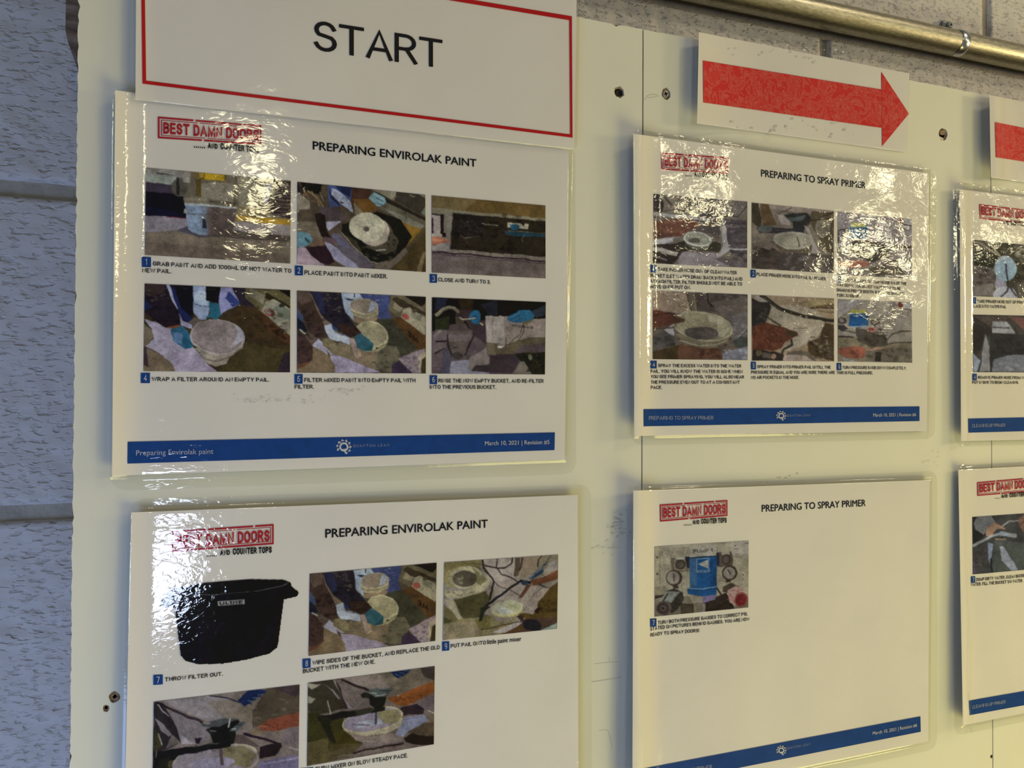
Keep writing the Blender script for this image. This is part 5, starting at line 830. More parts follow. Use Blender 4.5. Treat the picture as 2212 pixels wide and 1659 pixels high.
def disc(name, cx, cz_, r, y0, y1, n, mat, parent, r2=None):
    r2 = r2 or r
    V = [toP(cx+r*math.cos(2*math.pi*i/n), y0, cz_+r*math.sin(2*math.pi*i/n)) for i in range(n)]+[toP(cx+r2*math.cos(2*math.pi*i/n), y1, cz_+r2*math.sin(2*math.pi*i/n)) for i in range(n)]
    return mesh_obj(name, V, [(i, (i+1) % n, (i+1) % n+n, i+n) for i in range(n)]+[tuple(range(n))[::-1], tuple(range(n, 2*n))], mat, parent)
DZ = simple('dark_zinc', (.32, .36, .36), .35, .9)
disc('washer', ctr[0], ctr[1], .20, WY-.13, WY-.09, 24, DZ, st)
hd = disc('screw', ctr[0], ctr[1], .12, WY-.26, WY-.12, 6, DZ, st, .135)
disc('drive_socket', ctr[0], ctr[1], .05, WY-.266, WY-.255, 8, DARKHOLE, hd)

# ------------------------------------------------------------------ laminated instruction sheets
FILM_A = film_mat('laminate_film_rippled', .025, 190, (.55, 1, 1.25), coarse=.009)
FILM_B = film_mat('laminate_film_wrinkled', .026, 230, (.8, 1, 1.3), coarse=.024)
FILM_C = film_mat('laminate_film_smooth', .010, 170, (1, 1, 1), coarse=.012, rough=.09)
FILM_D = film_mat('laminate_film_daylit', .022, 240, (.8, 1, 1.2), rough=.04)
def film(S, outer, inner, mat, r=.35, nu=170, nv=130, ext=0.03, out=-.005):
    """rounded clear pouch larger than the paper; steps down beyond the paper's edge"""
    Ho = homog(UNIT, outer); Hi = homog(inner, UNIT)
    A = S.at(np.array(outer, float)); wi = np.hypot(*(A[1]-A[0])); hi = np.hypot(*(A[3]-A[0]))
    cu = np.unique(np.concatenate([np.linspace(0, 1, nu+1), np.linspace(0, r/wi, 7), 1-np.linspace(0, r/wi, 7)]))
    cv = np.unique(np.concatenate([np.linspace(0, 1, nv+1), np.linspace(0, r/hi, 9), 1-np.linspace(0, r/hi, 9)]))
    u, v = np.meshgrid(cu, cv)
    dv = np.minimum(v, 1-v)*hi; k = np.clip(r-dv, 0, r); ins = (r-np.sqrt(np.maximum(r*r-k*k, 0)))/wi
    u = ins+u*(1-2*ins)
    px_ = happ(Ho, np.stack([u, v], -1)).reshape(-1, 2); xz = S.at(px_)
    uv = happ(Hi, px_); e = np.minimum(np.minimum(uv[:, 0], 1-uv[:, 0])*11, np.minimum(uv[:, 1], 1-uv[:, 1])*8.5)
    up = sst((e+.10)/.12)
    eps = out+(ext+.012-out)*up
    # the sealed margin sags back towards the board
    y = -(S.lift(xz[:, 0], xz[:, 1])+eps)
    o = mesh_obj('laminate_film', to3(xz, y), grid_faces(len(cu)-1, len(cv)-1), mat, S.root, smooth=True)
    return o
def stamp(S, box_, t0, t1, cap, d0, d1, s0, s1, scap, label='red rubber-stamp style logo'):
    """the red boxed logo with the line below it"""
    Hb = homog(UNIT, box_)
    def pt(u, v): return tuple(happ(Hb, np.array([(u, v)]))[0])
    def frame(a, b, wx, wy, gaps=()):
        polys = []
        for (u0, v0, u1, v1) in ((a, b, 1-a, b+wy), (a, 1-b-wy, 1-a, 1-b)):
            cuts = [u0]+[g for g in gaps if u0 < g < u1]+[u1]; x = u0
            for i, g in enumerate(sorted(gaps)+[u1]):
                top_ = v0 < .5
                if i < len(gaps) and ((i % 2 == 0) != top_): continue
                polys.append([pt(x, v0), pt(g-.006, v0), pt(g-.010, v1), pt(x, v1)]); x = g+.012
        polys += [[pt(a, b), pt(a+wx, b), pt(a+wx, 1-b), pt(a, 1-b)], [pt(1-a-wx, b), pt(1-a, b), pt(1-a, 1-b), pt(1-a-wx, 1-b)]]
        return polys
    lg = px_poly(S, 'stamp_logo', frame(0, 0, .016, .085, (.33, .41, .80))+frame(.028, .135, .008, .03, (.37, .44, .62, .81)), RED, E1)
    lg['label'] = label
    text_line(S, 'stamp_lettering', 'BEST DAMN DOORS', t0, t1, cap, RED, sw=.215, gap=.10, space=.34, parent=lg, eps=E2)
    L = np.hypot(d1[0]-d0[0], d1[1]-d0[1]); w = L/9
    px_poly(S, 'stamp_dots', [[(d0[0]+i*L/5.6, d0[1]-w*.5+i*(d1[1]-d0[1])/6), (d0[0]+i*L/5.6+w, d0[1]-w*.5+i*(d1[1]-d0[1])/6), (d0[0]+i*L/5.6+w, d0[1]+w*.5+i*(d1[1]-d0[1])/6), (d0[0]+i*L/5.6, d0[1]+w*.5+i*(d1[1]-d0[1])/6)] for i in range(6)], BLACK, E2, lg)
    s0 = np.array(s0, float); s1 = np.array(s1, float)
    text_line(S, 'stamp_lettering', 'AND', s0, s0+(s1-s0)*.19, scap*.78, BLACK, sw=.25, gap=.08, parent=lg, eps=E2)
    text_line(S, 'stamp_lettering', 'COUNTER TOPS', s0+(s1-s0)*.245, s1, scap, BLACK, sw=.24, gap=.09, space=.32, parent=lg, eps=E2)
    return lg
def emblem(S, cx, cy, r, parent):
    q = []
    def ring(r0, r1, a0, a1, n=4):
        for i in range(n):
            t0, t1 = [math.radians(a0+(a1-a0)*k/n) for k in (i, i+1)]
            q.append([(cx+r0*math.cos(t0), cy+r0*math.sin(t0)), (cx+r1*math.cos(t0), cy+r1*math.sin(t0)), (cx+r1*math.cos(t1), cy+r1*math.sin(t1)), (cx+r0*math.cos(t1), cy+r0*math.sin(t1))])
    for k in range(10):
        a = -250+k*34
        if 60 < (a % 360) < 120: continue
        ring(.80*r, .92*r, a, a+25); ring(.86*r, 1.05*r, a+6, a+15, 2)
        if k % 2: ring(.68*r, .84*r, a+10, a+22, 2)
    ring(.38*r, .62*r, 0, 360, 20)
    q.append([(cx-.18*r, cy+.30*r), (cx+.52*r, cy+.18*r), (cx+.30*r, cy+.60*r), (cx+.26*r, cy+.98*r)])
    px_poly(S, 'footer_emblem', q, WHITE2, E2, parent)
def footer(S, quad, tl, tl_pts, em, ql, date, date_pts, capl, capd, geo=True):
    f = quad_patch(S, 'footer_bar', quad, BLUE, E1, 60, 4); f['label'] = 'blue footer bar with pale lettering'
    if tl: text_line(S, 'footer_lettering', tl, tl_pts[0], tl_pts[1], capl, WHITEINK, sw=.09, eps=E2, parent=f, geometric=(geo and tl.upper() != tl))
    if em: emblem(S, em[0], em[1], em[2], f)
    if ql: text_line(S, 'footer_lettering', 'QUANTUM LEAN', ql[0], ql[1], ql[2], WHITEINK, sw=.07, gap=.35, space=.4, eps=E2, parent=f)
    if date: text_line(S, 'footer_lettering', date, date_pts[0], date_pts[1], capd, WHITE2, eps=E2, parent=f, geometric=True)
    return f
def step(S, num, box_, lines, cap, sw=.16, geo_tail=None):
    """blue numbered square and the caption beside it"""
    x0, y0, x1, y1 = box_[:4]; sk = box_[4] if len(box_) > 4 else 0.0
    w = x1-x0; h = y1-y0; sl = (lines[0][2][1]-lines[0][1][1])/(lines[0][2][0]-lines[0][1][0])
    q = [(x0, y0), (x1, y0+sl*w), (x1, y1+sl*w*.3), (x0, y1)] if sl >= 0 else [(x0, y0-sl*w*.5), (x1, y0), (x1, y1+sl*w*.8), (x0, y1)]
    b_ = quad_patch(S, 'step_number', q, BLUE, E1, 3, 3); b_['label'] = 'blue square holding the step number'
    n = len(num); a = (x0+w*(.5-.17*n), y0+h*.80-sl*0); e_ = (x0+w*(.5+.17*n), y0+h*.80+sl*w*.3)
    if num == '1': a = (x0+w*.40, a[1]); e_ = (x0+w*.56, e_[1])
    text_line(S, 'numeral', num, a, e_, h*.60, WHITE2, sw=.11, eps=E2, parent=b_)
    for (s, A, B) in lines: text_line(S, 'caption', s, A, B, cap, BLACK, sw=sw)
    return b_
def corners(X, Z, t, lift=.2):
    c, s = math.cos(t), math.sin(t); out = []
    for lx, lz in ((0, 0), (11, 0), (11, -8.5), (0, -8.5)): out.append(proj((X+lx*c-lz*s, Z+lx*s+lz*c), -lift))
    return out
def sheet(name, label, cat, group, paper_q, film_q, lift, white, fmat, r=.35, fk={}):
    c = pix(*np.mean(np.array(paper_q, float), 0)); root = thing(name, toP(c[0], -float(lift(c[:1], c[1:])[0]), c[1]), label, cat, group)
    S = Sheet(root, lift, white)
    quad_patch(S, 'paper', paper_q, PAPER, 0, 66, 50)
    if film_q: film(S, film_q, paper_q, fmat, r, **fk)
    return S
GRP = 'laminated instruction sheets hung in two rows on the boards'
def edge(x, x0, w): return np.clip((x0+w-x)/w, 0, 1)**2         # 1 at x0, 0 beyond x0+w

# ---- top left instruction sheet
L1 = lambda x, z: .09+.24*edge(x, -1.8, .75)+.018*vnoise(x, z, 2.6, 51)+.06*edge(z, -1.9, 1.2)*0
P1q = [(249, 195), (1229, 321), (1220, 993), (242, 1028)]
S1 = sheet('instruction_sheet', 'laminated instruction sheet with six pictures, directly under the START sign at the left', 'instruction sheet', GRP,
           P1q, [(243, 184), (1243, 310), (1245, 1024), (237, 1061)], L1, (166, 160, 156), FILM_A)
stamp(S1, [(341, 252), (564.5, 271), (564.5, 313.5), (341, 299)], (352.6, 289.3), (559, 304.6), 25, (419, 318), (443, 320), (449, 320.6), (560, 331), 14)
text_line(S1, 'title', 'PREPARING ENVIROLAK PAINT', (676, 323), (1028.6, 361), 17.3, BLACK, geometric=.016)
photo(S1, 'picture of a pale pail on a concrete floor under yellow fittings', [(315, 362.4), (628, 391), (626.8, 569.4), (313, 550.8)], Z1, PH1[1], PH1[0], seed=1)
photo(S1, 'picture of a lidded white pail in a paint mixer', [(642.3, 393), (918.4, 421), (919.6, 587.8), (641.9, 570.4)], Z2, PH2[1], PH2[0], seed=2)
photo(S1, 'picture of a dark control panel with a blue stripe', [(932.3, 422.3), (1178, 444.3), (1178.2, 601.7), (932.7, 588.8)], Z3, PH3[1], PH3[0], seed=3)
photo(S1, 'picture of blue gloved hands wrapping a filter on a pail', [(312.6, 612.7), (627, 626.9), (626.2, 804.4), (310, 801.7)], Z4, PH4[1], PH4[0], seed=4)
photo(S1, 'picture of a blue gloved hand at two cream pails', [(641.5, 627.9), (919.6, 641.5), (919.6, 806.8), (641.5, 805)], Z5, PH5[1], PH5[0], seed=5)
photo(S1, 'picture of blue gloves rinsing a white bucket', [(933, 642.3), (1178.7, 652.7), (1176.7, 809), (932.7, 807)], Z6, PH6[1], PH6[0], seed=6)
step(S1, '1', (306.4, 554.6, 326.3, 577), [('GRAB PAINT AND ADD 1000ML OF HOT WATER TO', (330.5, 574), (629.2, 589.7)), ('NEW PAIL.', (307.4, 588.4), (371, 591))], 9.2)
step(S1, '2', (636.9, 573.7, 654.4, 595), [('PLACE PAINT INTO PAINT MIXER.', (657.7, 593.3), (837, 602))], 9.4)
step(S1, '3', (928.1, 591.8, 944, 611), [('CLOSE AND TURN TO 3.', (946.6, 608.3), (1059.9, 613.6))], 8.4)
step(S1, '4', (304.2, 805.3, 324, 827.6), [('WRAP A FILTER AROUND AN EMPTY PAIL.', (328, 823.4), (581.9, 824.6))], 8.8)
step(S1, '5', (636.1, 808.1, 653.7, 828.8), [('FILTER MIXED PAINT INTO EMPTY PAIL WITH', (657.1, 825.3), (897.4, 826)), ('FILTER.', (636.5, 839.8), (678.3, 839.8))], 8.7)
step(S1, '6', (928, 810.6, 944.1, 829.8), [('RINSE THE NOW EMPTY BUCKET, AND RE-FILTER', (946.9, 826.4), (1174, 827.2)), ('INTO THE PREVIOUS BUCKET.', (928.4, 840.1), (1072, 840.3))], 8.3)
footer(S1, [(276, 954.4), (1198.3, 934.2), (1197.5, 972.2), (275.5, 1001.5)], 'Preparing Envirolak paint', ((294.2, 983.8), (460.8, 980)), (742.5, 965.3, 16), ((762.5, 965.8), (840, 964.1), 6),
       'March 10, 2021 | Revision #5', ((1046.9, 962), (1186.1, 959)), 11, 9)
SMP = simple('print_smudge', (.60, .59, .58), .7, spec=.1)
speckle('smudge_marks', 475, 852, 720, 876, 70, .5, 2.0, SMP, None, 12, S1); speckle('smudge_marks', 690, 838, 790, 850, 40, .5, 1.8, SMP, None, 13, S1)

# ---- START sign, hanging over the top of the first sheet
L0 = lambda x, z: .20+.24*edge(x, -1.8, .9)+.03*vnoise(x, z, 3.0, 52)
c0_ = [(295, -172), (1244, -14)]
P0q = [(295, c0_[0][1]), (c0_[1][0]+2, c0_[1][1]), (1240, 322), (292.5, 216)]
S0 = sheet('start_sign', 'white START sign with a thin red border, overlapping the sheet below it', 'sign', None, P0q,
           [(288, c0_[0][1]-10), (c0_[1][0]+9, c0_[1][1]-8), (1247, 325), (289, 219)], L0, (160, 152, 146), FILM_C, .2, {'nu': 110, 'nv': 86})
text_line(S0, 'lettering', 'START', (676.9, 108.5), (955.7, 148), 65, BLACK, sw=.118, gap=.055)
def hom_lines():
    out_ = [(304, -119), (1235, 35.6), (1236.5, 297.6), (308, 181)]
    inn_ = [(311.5, -109), (1229.5, 44), (1231.3, 290.5), (315.8, 174.6)]
    return [[out_[i], out_[(i+1) % 4], inn_[(i+1) % 4], inn_[i]] for i in range(4)]
def border(S, name, qs, mat):
    V = []; Fs = []
    for q in qs:
        Hq = homog(UNIT, q); u, v = np.meshgrid(np.linspace(0, 1, 61), [0, 1]); k = len(V)
        V += S.at(happ(Hq, np.stack([u, v], -1)).reshape(-1, 2)).tolist(); Fs += [tuple(int(i)+k for i in f) for f in grid_faces(60, 1)]
    return S.put(name, np.array(V), Fs, mat, E1)
border(S0, 'red_border', hom_lines(), REDLINE)

# ---- bottom left sheet
L3 = lambda x, z: .17+.09*edge(x, -1.4, .6)+.015*vnoise(x, z, 2.8, 53)+.05*np.clip((-5-z)/6, 0, 1)**2
c3 = corners(-1.30, -2.654, -.003, .2)
P3q = [(284, 1107), (1248, 1069), c3[2], (264, c3[3][1])]
S3 = sheet('instruction_sheet', 'laminated instruction sheet with the black tub picture, lower left', 'instruction sheet', GRP,
           P3q, [(277, 1079), (1277, 1046), (1279, c3[2][1]+26), (256, c3[3][1]+30)], L3, (178, 174, 178), FILM_D)
stamp(S3, [(371.5, 1147.1), (591.2, 1131.9), (591.2, 1175.5), (370.3, 1192.4)], (381, 1182.3), (582.3, 1169.1), 26, (446.1, 1200.8), (469, 1200), (475.5, 1199.5), (586.9, 1194), 14)
text_line(S3, 'title', 'PREPARING ENVIROLAK PAINT', (703, 1161.5), (1053.2, 1139.5), 18, BLACK, geometric=.016)
photo(S3, 'cut-out picture of a black plastic tub', [(338, 1262), (650, 1238), (650, 1420), (336, 1446)], ZT, PH7[1], PH7[0], seed=7, alpha=True, mott=.2, warp=.06)
step(S3, '7', (331.4, 1456.8, 351.8, 1479.5), [('THROW FILTER OUT.', (356.1, 1472.2), (481.5, 1459.5))], 8.6)
q8 = [(669, 1239.4), (943, 1215.4), (940.1, 1384.2), (666.2, 1416.7)]
p5q = np.array([(641.5, 627.9), (919.6, 641.5), (919.6, 806.8), (641.5, 805)])
# the same picture as in the sheet above: carry its drawing over into this quad
def carry(ops, zoomA, quadA, quadB):
    o_ = np.array(zoomA[:2]); s_ = zoomA[2]; Hc = homog((np.array(quadA)-o_)/s_, (np.array(quadB)-o_)/s_); out = []
    for op in ops:
        if op[0] in 'pn': out.append((op[0], op[1], happ(Hc, np.array(op[2], float)).tolist())+tuple(op[3:]))
        elif op[0] == 'l': out.append(('l', op[1], op[2], happ(Hc, np.array(op[3], float)).tolist()))
        elif op[0] == 'e':
            r_ = math.radians(op[6] if len(op) > 6 else 0); t = np.linspace(0, 2*np.pi, 40, endpoint=False); ex, ey = op[4]*np.cos(t), op[5]*np.sin(t)
            out.append(('p', op[1], happ(Hc, np.stack([op[2]+ex*np.cos(r_)-ey*np.sin(r_), op[3]+ex*np.sin(r_)+ey*np.cos(r_)], 1)).tolist())+tuple(op[7:8]))
        elif op[0] == 't':
            A_, B_ = happ(Hc, np.array([op[3], op[4]], float)); out.append(('t', op[1], op[2], tuple(A_), tuple(B_), op[5]))
    return out
photo(S3, 'picture of a blue gloved hand wiping two cream pails', q8, Z5, carry(PH5[1], Z5, p5q, q8), PH5[0], seed=8)
step(S3, '8', (653.5, 1422, 670.9, 1443.5), [('WIPE SIDES OF THE BUCKET, AND REPLACE THE OLD', (675, 1436.6), (949.7, 1402)), ('BUCKET WITH THE NEW ONE.', (654.3, 1454.3), (810.5, 1433.2))], 9.0)
photo(S3, 'picture of a small pail under a mixer arm beside a bag', [(959.4, 1214.7), (1205.5, 1198), (1203, 1358), (956.4, 1382.7)], Z9, PH9[1], PH9[0], seed=9)
step(S3, '9', (954.9, 1385, 970.4, 1406), [('PUT PAIL ONTO', (973.4, 1399.7), (1049.5, 1391.8))], 8.4)
text_line(S3, 'caption', 'little paint mixer', (1052.5, 1391.4), (1125.9, 1384.2), 9.2, BLACK, geometric=.016)
photo(S3, 'picture of a black mixer lowered into a white pail, left', [(332.2, 1515.7), (647, 1478.7), (644.5, 1663), (329, 1706)], Z10, PH10[1], PH10[0], seed=10)
photo(S3, 'picture of a black mixer stirring a white pail, right', [(665.3, 1475), (938.8, 1438.8), (937, 1607.4), (662.9, 1654.7)], Z11, PH11[1], PH11[0], seed=11)
step(S3, '11', (649, 1657, 677, 1682), [('TURN MIXER ON SLOW STEADY PACE.', (681, 1666), (881, 1635.6))], 9.0)

# ---- middle top sheet
L2 = lambda x, z: .11+.27*edge(x, 11.4, .85)+.026*vnoise(x, z, 1.9, 54)+.05*edge(-z, -7.5, 1.0)
P2q = [(1368, 289), (2006, 374), (2002, 931), (1370, 942)]
S2 = sheet('instruction_sheet', 'wrinkled laminated instruction sheet with six pictures, under the whole red arrow', 'instruction sheet', GRP,
           P2q, [(1362, 277), (2023, 366), (2020, 948), (1363, 962)], L2, (163, 153, 128), FILM_B)
stamp(S2, [(1428.1, 329.4), (1572.8, 340.2), (1572.8, 375.7), (1428.6, 366.7)], (1435.4, 359.2), (1567.8, 367.8), 21.5, (1479, 380), (1494.8, 381), (1498.9, 381.4), (1570.5, 388.6), 11.5)
text_line(S2, 'title', 'PREPARING TO SPRAY PRIMER', (1644, 381.4), (1869.3, 407.7), 14.7, BLACK, geometric=.010)
photo(S2, 'picture of a brown hand holding a hose over a bowl', [(1411.2, 418.7), (1613.9, 436), (1613.5, 578.7), (1410, 569)], Z21, PA1[1], PA1[0], seed=21)
photo(S2, 'picture of a hose and clamp over a round primer pail', [(1623.6, 437.9), (1801, 456), (1800.6, 590.4), (1623.6, 580.2)], Z21, PA2[1], PA2[0], seed=22)
photo(S2, 'picture of a blue pump behind strong reflections', [(1809.6, 457.2), (1969.1, 473.4), (1969.2, 602.4), (1809, 593.4)], Z22, PA3[1], PA3[0], seed=23)
photo(S2, 'picture of water draining in a cream bowl', [(1409.6, 628), (1614.5, 636.4), (1614.5, 778), (1409.6, 775.8)], Z24, PA4[1], PA4[0], seed=24)
photo(S2, 'picture of a brown hand spraying into a round pail', [(1623.5, 637), (1801.2, 645.3), (1801.2, 780.9), (1624, 779)], Z25, PA5[1], PA5[0], seed=25)
photo(S2, 'picture of a blue and yellow pump with gauges', [(1809.7, 646.2), (1968.8, 653.4), (1970, 783.6), (1809.7, 780.9)], Z25, PA6[1], PA6[0], seed=26)
step(S2, '1', (1404.9, 571.9, 1418, 588.8), [('TAKE PRIMER HOSE OUT OF CLEAN WATER', (1420.9, 585.2), (1591.3, 593.3)), ('BUCKET (LET WATER DRAIN BACK INTO PAIL) AND', (1404.9, 598.3), (1603.3, 606.7)),
     ('ATTACH FILTER. FILTER SHOULD NOT BE ABLE TO', (1404.9, 610.8), (1602.6, 617.5)), ('MOVE ONCE PUT ON.', (1405, 622.5), (1491.9, 625))], 7.6)
step(S2, '2', (1620.9, 582.5, 1632, 599.5), [('PLACE PRIMER HOSE INTO PAIL OF PRIMER.', (1633.8, 596), (1785.2, 606.2))], 7.2)
step(S2, '3', (1807, 595.5, 1816.7, 610.7), [('TURN PRESSURE ON. TURN KNOB 1/4 OF THE', (1818.8, 608), (1957.8, 616.3)), ('WAY DOWN. YOU DO NOT WANT PUMP TO BE', (1807, 618.4), (1944.9, 627.1)),
     ('SHAKING PRIMER BOOTH. IF PUMP IS SHAKING', (1807, 629.8), (1953, 638.2)), ('TURN KNOB UP.', (1807, 641.3), (1857.3, 643.4))], 6.8)
step(S2, '4', (1404.8, 779.1, 1418.2, 796.1), [('SPRAY THE EXCESS WATER INTO THE WATER', (1421.2, 793.4), (1601, 794.2)), ('PAIL. YOU WILL KNOW THE WATER IS GONE WHEN', (1405.5, 805.6), (1604, 806.4)),
     ('YOU SEE PRIMER SPRAYING, YOU WILL ALSO HEAR', (1405.8, 817.2), (1607, 818)), ('THE PRESSURE EVEN OUT TO AT A CONSISTANT', (1405.8, 829.3), (1597.7, 829.3)), ('PACE.', (1405.8, 840.6), (1430.4, 840.6))], 7.2)
step(S2, '5', (1621.7, 781.4, 1632.5, 798), [('SPRAY PRIMER INTO PRIMER PAIL UNTILL THE', (1634.9, 795.7), (1794, 796.8)), ('PRESSURE IS EQUAL AND YOU ARE SURE THERE ARE', (1622.2, 807.6), (1802.9, 808)),
     ('NO AIR POCKETS IN THE HOSE.', (1622.2, 818.8), (1726, 818.8))], 6.8)
step(S2, '6', (1807, 784, 1817, 799.8), [('TURN PRESSURE KNOB DOWN COMPLETELY,', (1819.3, 797.1), (1958, 798.4)), ('THIS IS FULL PRESSURE.', (1807.4, 808.5), (1885.3, 808.9))], 6.5)
footer(S2, [(1389.7, 883.9), (1985.7, 877.9), (1985.7, 909.5), (1390, 920.9)], 'PREPARING TO SPRAY PRIMER', ((1401, 907), (1540, 906)), (1686.6, 898.4, 10.5), ((1699.2, 900), (1749, 899), 5),
       'March 10, 2021 | Revision #6', ((1885, 900), (1977.7, 898.8)), 8, 7)

# ---- middle bottom sheet
L4 = lambda x, z: .12+.30*edge(x, 11.4, .9)+.035*vnoise(x, z, 2.2, 55)+.06*np.clip((-7-z)/4, 0, 1)**2
c4 = corners(11.466, -2.656, -.005, .3)
P4q = [(1368, 1060), (2008, 1037), (2005, 1601), (1366, c4[3][1])]
S4 = sheet('instruction_sheet', 'laminated instruction sheet with a single picture of a blue pump, lower middle', 'instruction sheet', GRP,
           P4q, [(1361, 1047), (2025, 1017), (2024, 1618), (1359, c4[3][1]+26)], L4, (188, 178, 150), FILM_C)
stamp(S4, [(1424.8, 1089.9), (1571, 1080), (1571, 1114.3), (1425.5, 1126.9)], (1431.8, 1118.4), (1566.3, 1108.9), 21.5, (1476.7, 1134.2), (1492.6, 1133.6), (1496, 1132.6), (1568.8, 1129.2), 11.5)
text_line(S4, 'title', 'PREPARING TO SPRAY PRIMER', (1645.4, 1105.7), (1869.5, 1093), 14.5, BLACK, geometric=.010)
photo(S4, 'picture of a blue pump between two round gauges', [(1414.1, 1180.6), (1616.8, 1168), (1616, 1312), (1413.7, 1331.9)], Z27, PP7[1], PP7[0], seed=31, step=1.2, warp=.12)
step(S4, '7', (1404, 1335.5, 1417.6, 1354), [('TURN BOTH PRESSURE GAUGES TO CORRECT PSI,', (1420.6, 1349.2), (1614.5, 1329.3)), ('STATED ON PICTURES BEHIND GAUGES. YOU ARE NOW', (1404.6, 1362.9), (1618.8, 1340.6)), ('READY TO SPRAY DOORS!', (1404.6, 1375.7), (1509.8, 1365.5))], 7.6)
footer(S4, [(1390.5, 1659.5), (1987.7, 1547.2), (1988.4, 1580.4), (1390.5, 1699)], 'PREPARING TO SPRAY PRIMER', ((1401, 1684), (1537, 1659)), (1686.7, 1620.5, 10.5), ((1698, 1618.5), (1748.5, 1609), 5),
       'March 10, 2021 | Revision #6', ((1884.2, 1587), (1979.6, 1569)), 8, 7)

# ---- right top sheet (runs out of the picture)
L5 = lambda x, z: .10+.18*edge(x, 23.8, .55)+.02*vnoise(x, z, 1.8, 56)
c5 = corners(23.901, 7.021, .002, .2)
P5q = [(2073, 409), c5[1], c5[2], (2076, 953)]
S5 = sheet('instruction_sheet', 'laminated instruction sheet cut off by the right edge, upper of the two there', 'instruction sheet', GRP,
           P5q, [(2059, 391), (c5[1][0]+18, c5[1][1]-10), (c5[2][0]+16, c5[2][1]+12), (2062, 964)], L5, (165, 155, 126), FILM_B)
stamp(S5, [(2114.6, 441), (2239, 456), (2239, 486), (2115.5, 472.5)], (2119.5, 464.5), (2233, 476), 18, (2151.5, 482), (2163, 483), (2165, 484.5), (2235, 492), 9.5)
text_line(S5, 'title', 'CLEANING UP PRIMER', (2297, 492), (2440, 509), 12.5, BLACK, geometric=.010)
photo(S5, 'picture of a hose hanging over pale buckets', [(2101.6, 518), (2255, 533), (2255, 646), (2101, 639.5)], Z51, PB1[1], PB1[0], seed=41)
photo(S5, 'picture of a dark sink with a hose', [(2101.6, 679.8), (2256, 683), (2256, 805), (2102, 803.7)], Z51, PB4[1], PB4[0], seed=42)
step(S5, '1', (2099, 642.3, 2108, 655.9), [('TAKE PRIMER HOSE OUT OF PRIMER PAIL AND', (2110.2, 654), (2247, 657.5)), ('PLACE INTO WATER PAIL.', (2099, 664.5), (2174.5, 666.4))], 6.6)
step(S5, '4', (2100.2, 807.4, 2109.4, 821.8), [('REMOVE PRIMER HOSE FROM WATER PAIL.', (2112, 818.5), (2247, 819.3)), ('PUT IN SINK TO BEGIN CLEANING.', (2100, 829.3), (2200, 829.3))], 6.3)
footer(S5, [(2090.5, 904.2), (2480, 896), (2480, 924), (2091.3, 934.7)], 'CLEANING UP PRIMER', ((2099, 923), (2170.4, 921.6)), (2290, 912, 9), None, None, None, 7, 6)

# ---- right bottom sheet
L6 = lambda x, z: .10+(.10+.20*np.clip((-3-z)/8, 0, 1))*edge(x, 23.7, .8)+.03*vnoise(x, z, 2.4, 57)
c6 = corners(23.825, -2.424, .013, .2)
P6q = [(2070, 1015), c6[1], c6[2], (2080, 1567)]
S6 = sheet('instruction_sheet', 'laminated instruction sheet cut off by the right edge, with hands joining a grey hose', 'instruction sheet', GRP,
           P6q, [(2058, 1005), (c6[1][0]+18, c6[1][1]-10), (c6[2][0]+16, c6[2][1]+12), (2062, 1590)], L6, (200, 186, 148), FILM_C)
stamp(S6, [(2110, 1041.6), (2236, 1030.5), (2236, 1061), (2110.7, 1071.3)], (2115.4, 1063.9), (2231, 1053), 18.5, (2148, 1076.6), (2159, 1076), (2162.4, 1075.8), (2233, 1070.5), 9.5)
text_line(S6, 'title', 'CLEANING UP PRIMER', (2297, 1041), (2440, 1033), 12.5, BLACK, geometric=.010)
photo(S6, 'picture of two hands joining a grey hose over buckets', [(2100, 1116.8), (2255, 1106), (2255, 1227), (2100.9, 1240.8)], Z61, PC7[1], PC7[0], seed=43)
step(S6, '7', (2096.8, 1244.5, 2106.2, 1259.2), [('DUMP DIRTY WATER, CLEAN BUCKET WITH', (2108.3, 1255.6), (2233, 1244.5)), ('WATER. FILL THE BUCKET 1/4 WATER.', (2097, 1266.9), (2209, 1257.3))], 7)
footer(S6, [(2091, 1513.6), (2480, 1446), (2480, 1474), (2092.5, 1545)], 'CLEANING UP PRIMER', ((2099.6, 1531), (2170.8, 1518.6)), (2290, 1495, 9), None, None, None, 7, 6)

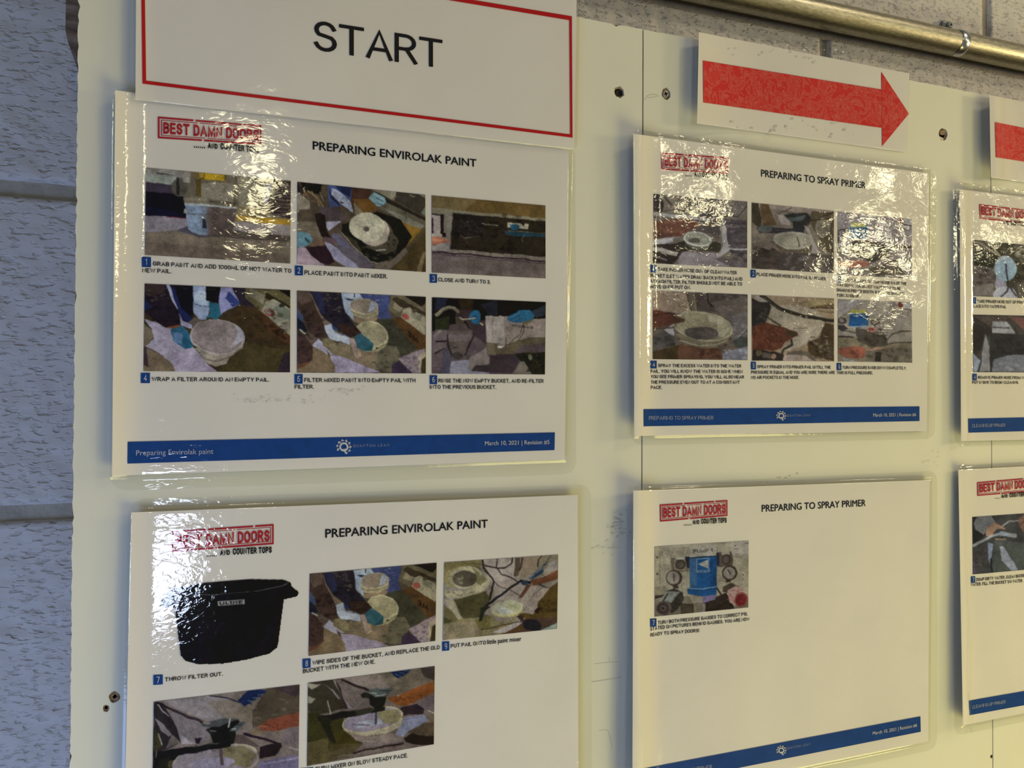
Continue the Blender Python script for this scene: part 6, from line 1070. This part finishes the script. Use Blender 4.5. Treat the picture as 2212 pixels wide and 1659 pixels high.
# ---- red arrow signs
A1q = [(1509.8, 69.3), (1964.5, 158.6), (1957, 329), (1505.9, 266.7)]
ARP = [(1518, 131), (1903.2, 193.5), (1903.2, 155), (1963, 245.8), (1904.9, 316.2), (1904, 276.4), (1518.9, 221.5)]
def arrow(label, quad, poly, lift):
    c = pix(*np.mean(np.array(quad, float), 0)); root = thing('arrow_sign', toP(c[0], -float(lift(c[:1], c[1:])[0]), c[1]), label, 'sign', 'red arrow signs along the top of the boards')
    S = Sheet(root, lift, (168, 156, 140)); quad_patch(S, 'paper', quad, PAPER, 0, 50, 16)
    (t0, s0, h0, tip, h1, s1, t1) = [np.array(p, float) for p in poly]; V = []; Fs = []
    for q, n in (([t0, s0, s1, t1], 70), ([h0, tip, tip, h1], 8)):
        u, v = np.meshgrid(np.linspace(0, 1, n+1), np.linspace(0, 1, 7))
        P = (q[0]*(1-u[..., None])+q[1]*u[..., None])*(1-v[..., None])+(q[3]*(1-u[..., None])+q[2]*u[..., None])*v[..., None]
        k = len(V); V += S.at(P.reshape(-1, 2)).tolist(); Fs += [tuple(int(i)+k for i in f) for f in grid_faces(n, 6)]
    S.put('printed_arrow', np.array(V), Fs, MARBLE, E1)
    film(S, quad, quad, FILM_C, .05, 60, 20, .012, .004)
    return S
LA = lambda x, z: .05+.34*edge(x, 13.3, 2.6)+.02*vnoise(x, z, 1.6, 58)
SA = arrow('white strip with a marbled red arrow pointing right, the whole one above the middle sheet', A1q, ARP, LA)
speckle('smudge_marks', 1520, 255, 1930, 300, 34, .8, 3.5, simple('grey_smear', (.62, .60, .57), .7, spec=.1), None, 14, SA)
speckle('smudge_marks', 1520, 95, 1900, 135, 22, .8, 3, bpy.data.materials['grey_smear'], None, 15, SA)
LB = lambda x, z: .06+.34*edge(x, 25.2, 1.4)+.02*vnoise(x, z, 1.6, 59)
b0, b3 = pix(2137.4, 204.9, 0), pix(2140.5, 383.2, 0); a_ = [pix(*p) for p in A1q]
wA = np.hypot(*(a_[1]-a_[0])); A2q = [(2137.4, 204.9), proj(b0+np.array([wA, -.05])), proj(b3+np.array([wA, -.05])), (2140.5, 383.2)]
s_ = lambda x: 277+(x-2212)*.207
x2 = proj(b0+np.array([wA*.866, 0]))[0]; x3 = proj(b0+np.array([wA*.995, 0]))[0]
ARP2 = [(2148.7, 263.9), (x2, s_(x2)-2), (x2, s_(x2)-36), (x3, 350+(x3-2212)*.12), (x2, 350+(x2-2212)*.15+36), (x2, 350+(x2-2212)*.15), (2150.7, 339.8)]
SB = arrow('white strip with a marbled red arrow, cut off by the right edge of the picture', A2q, ARP2, LB)
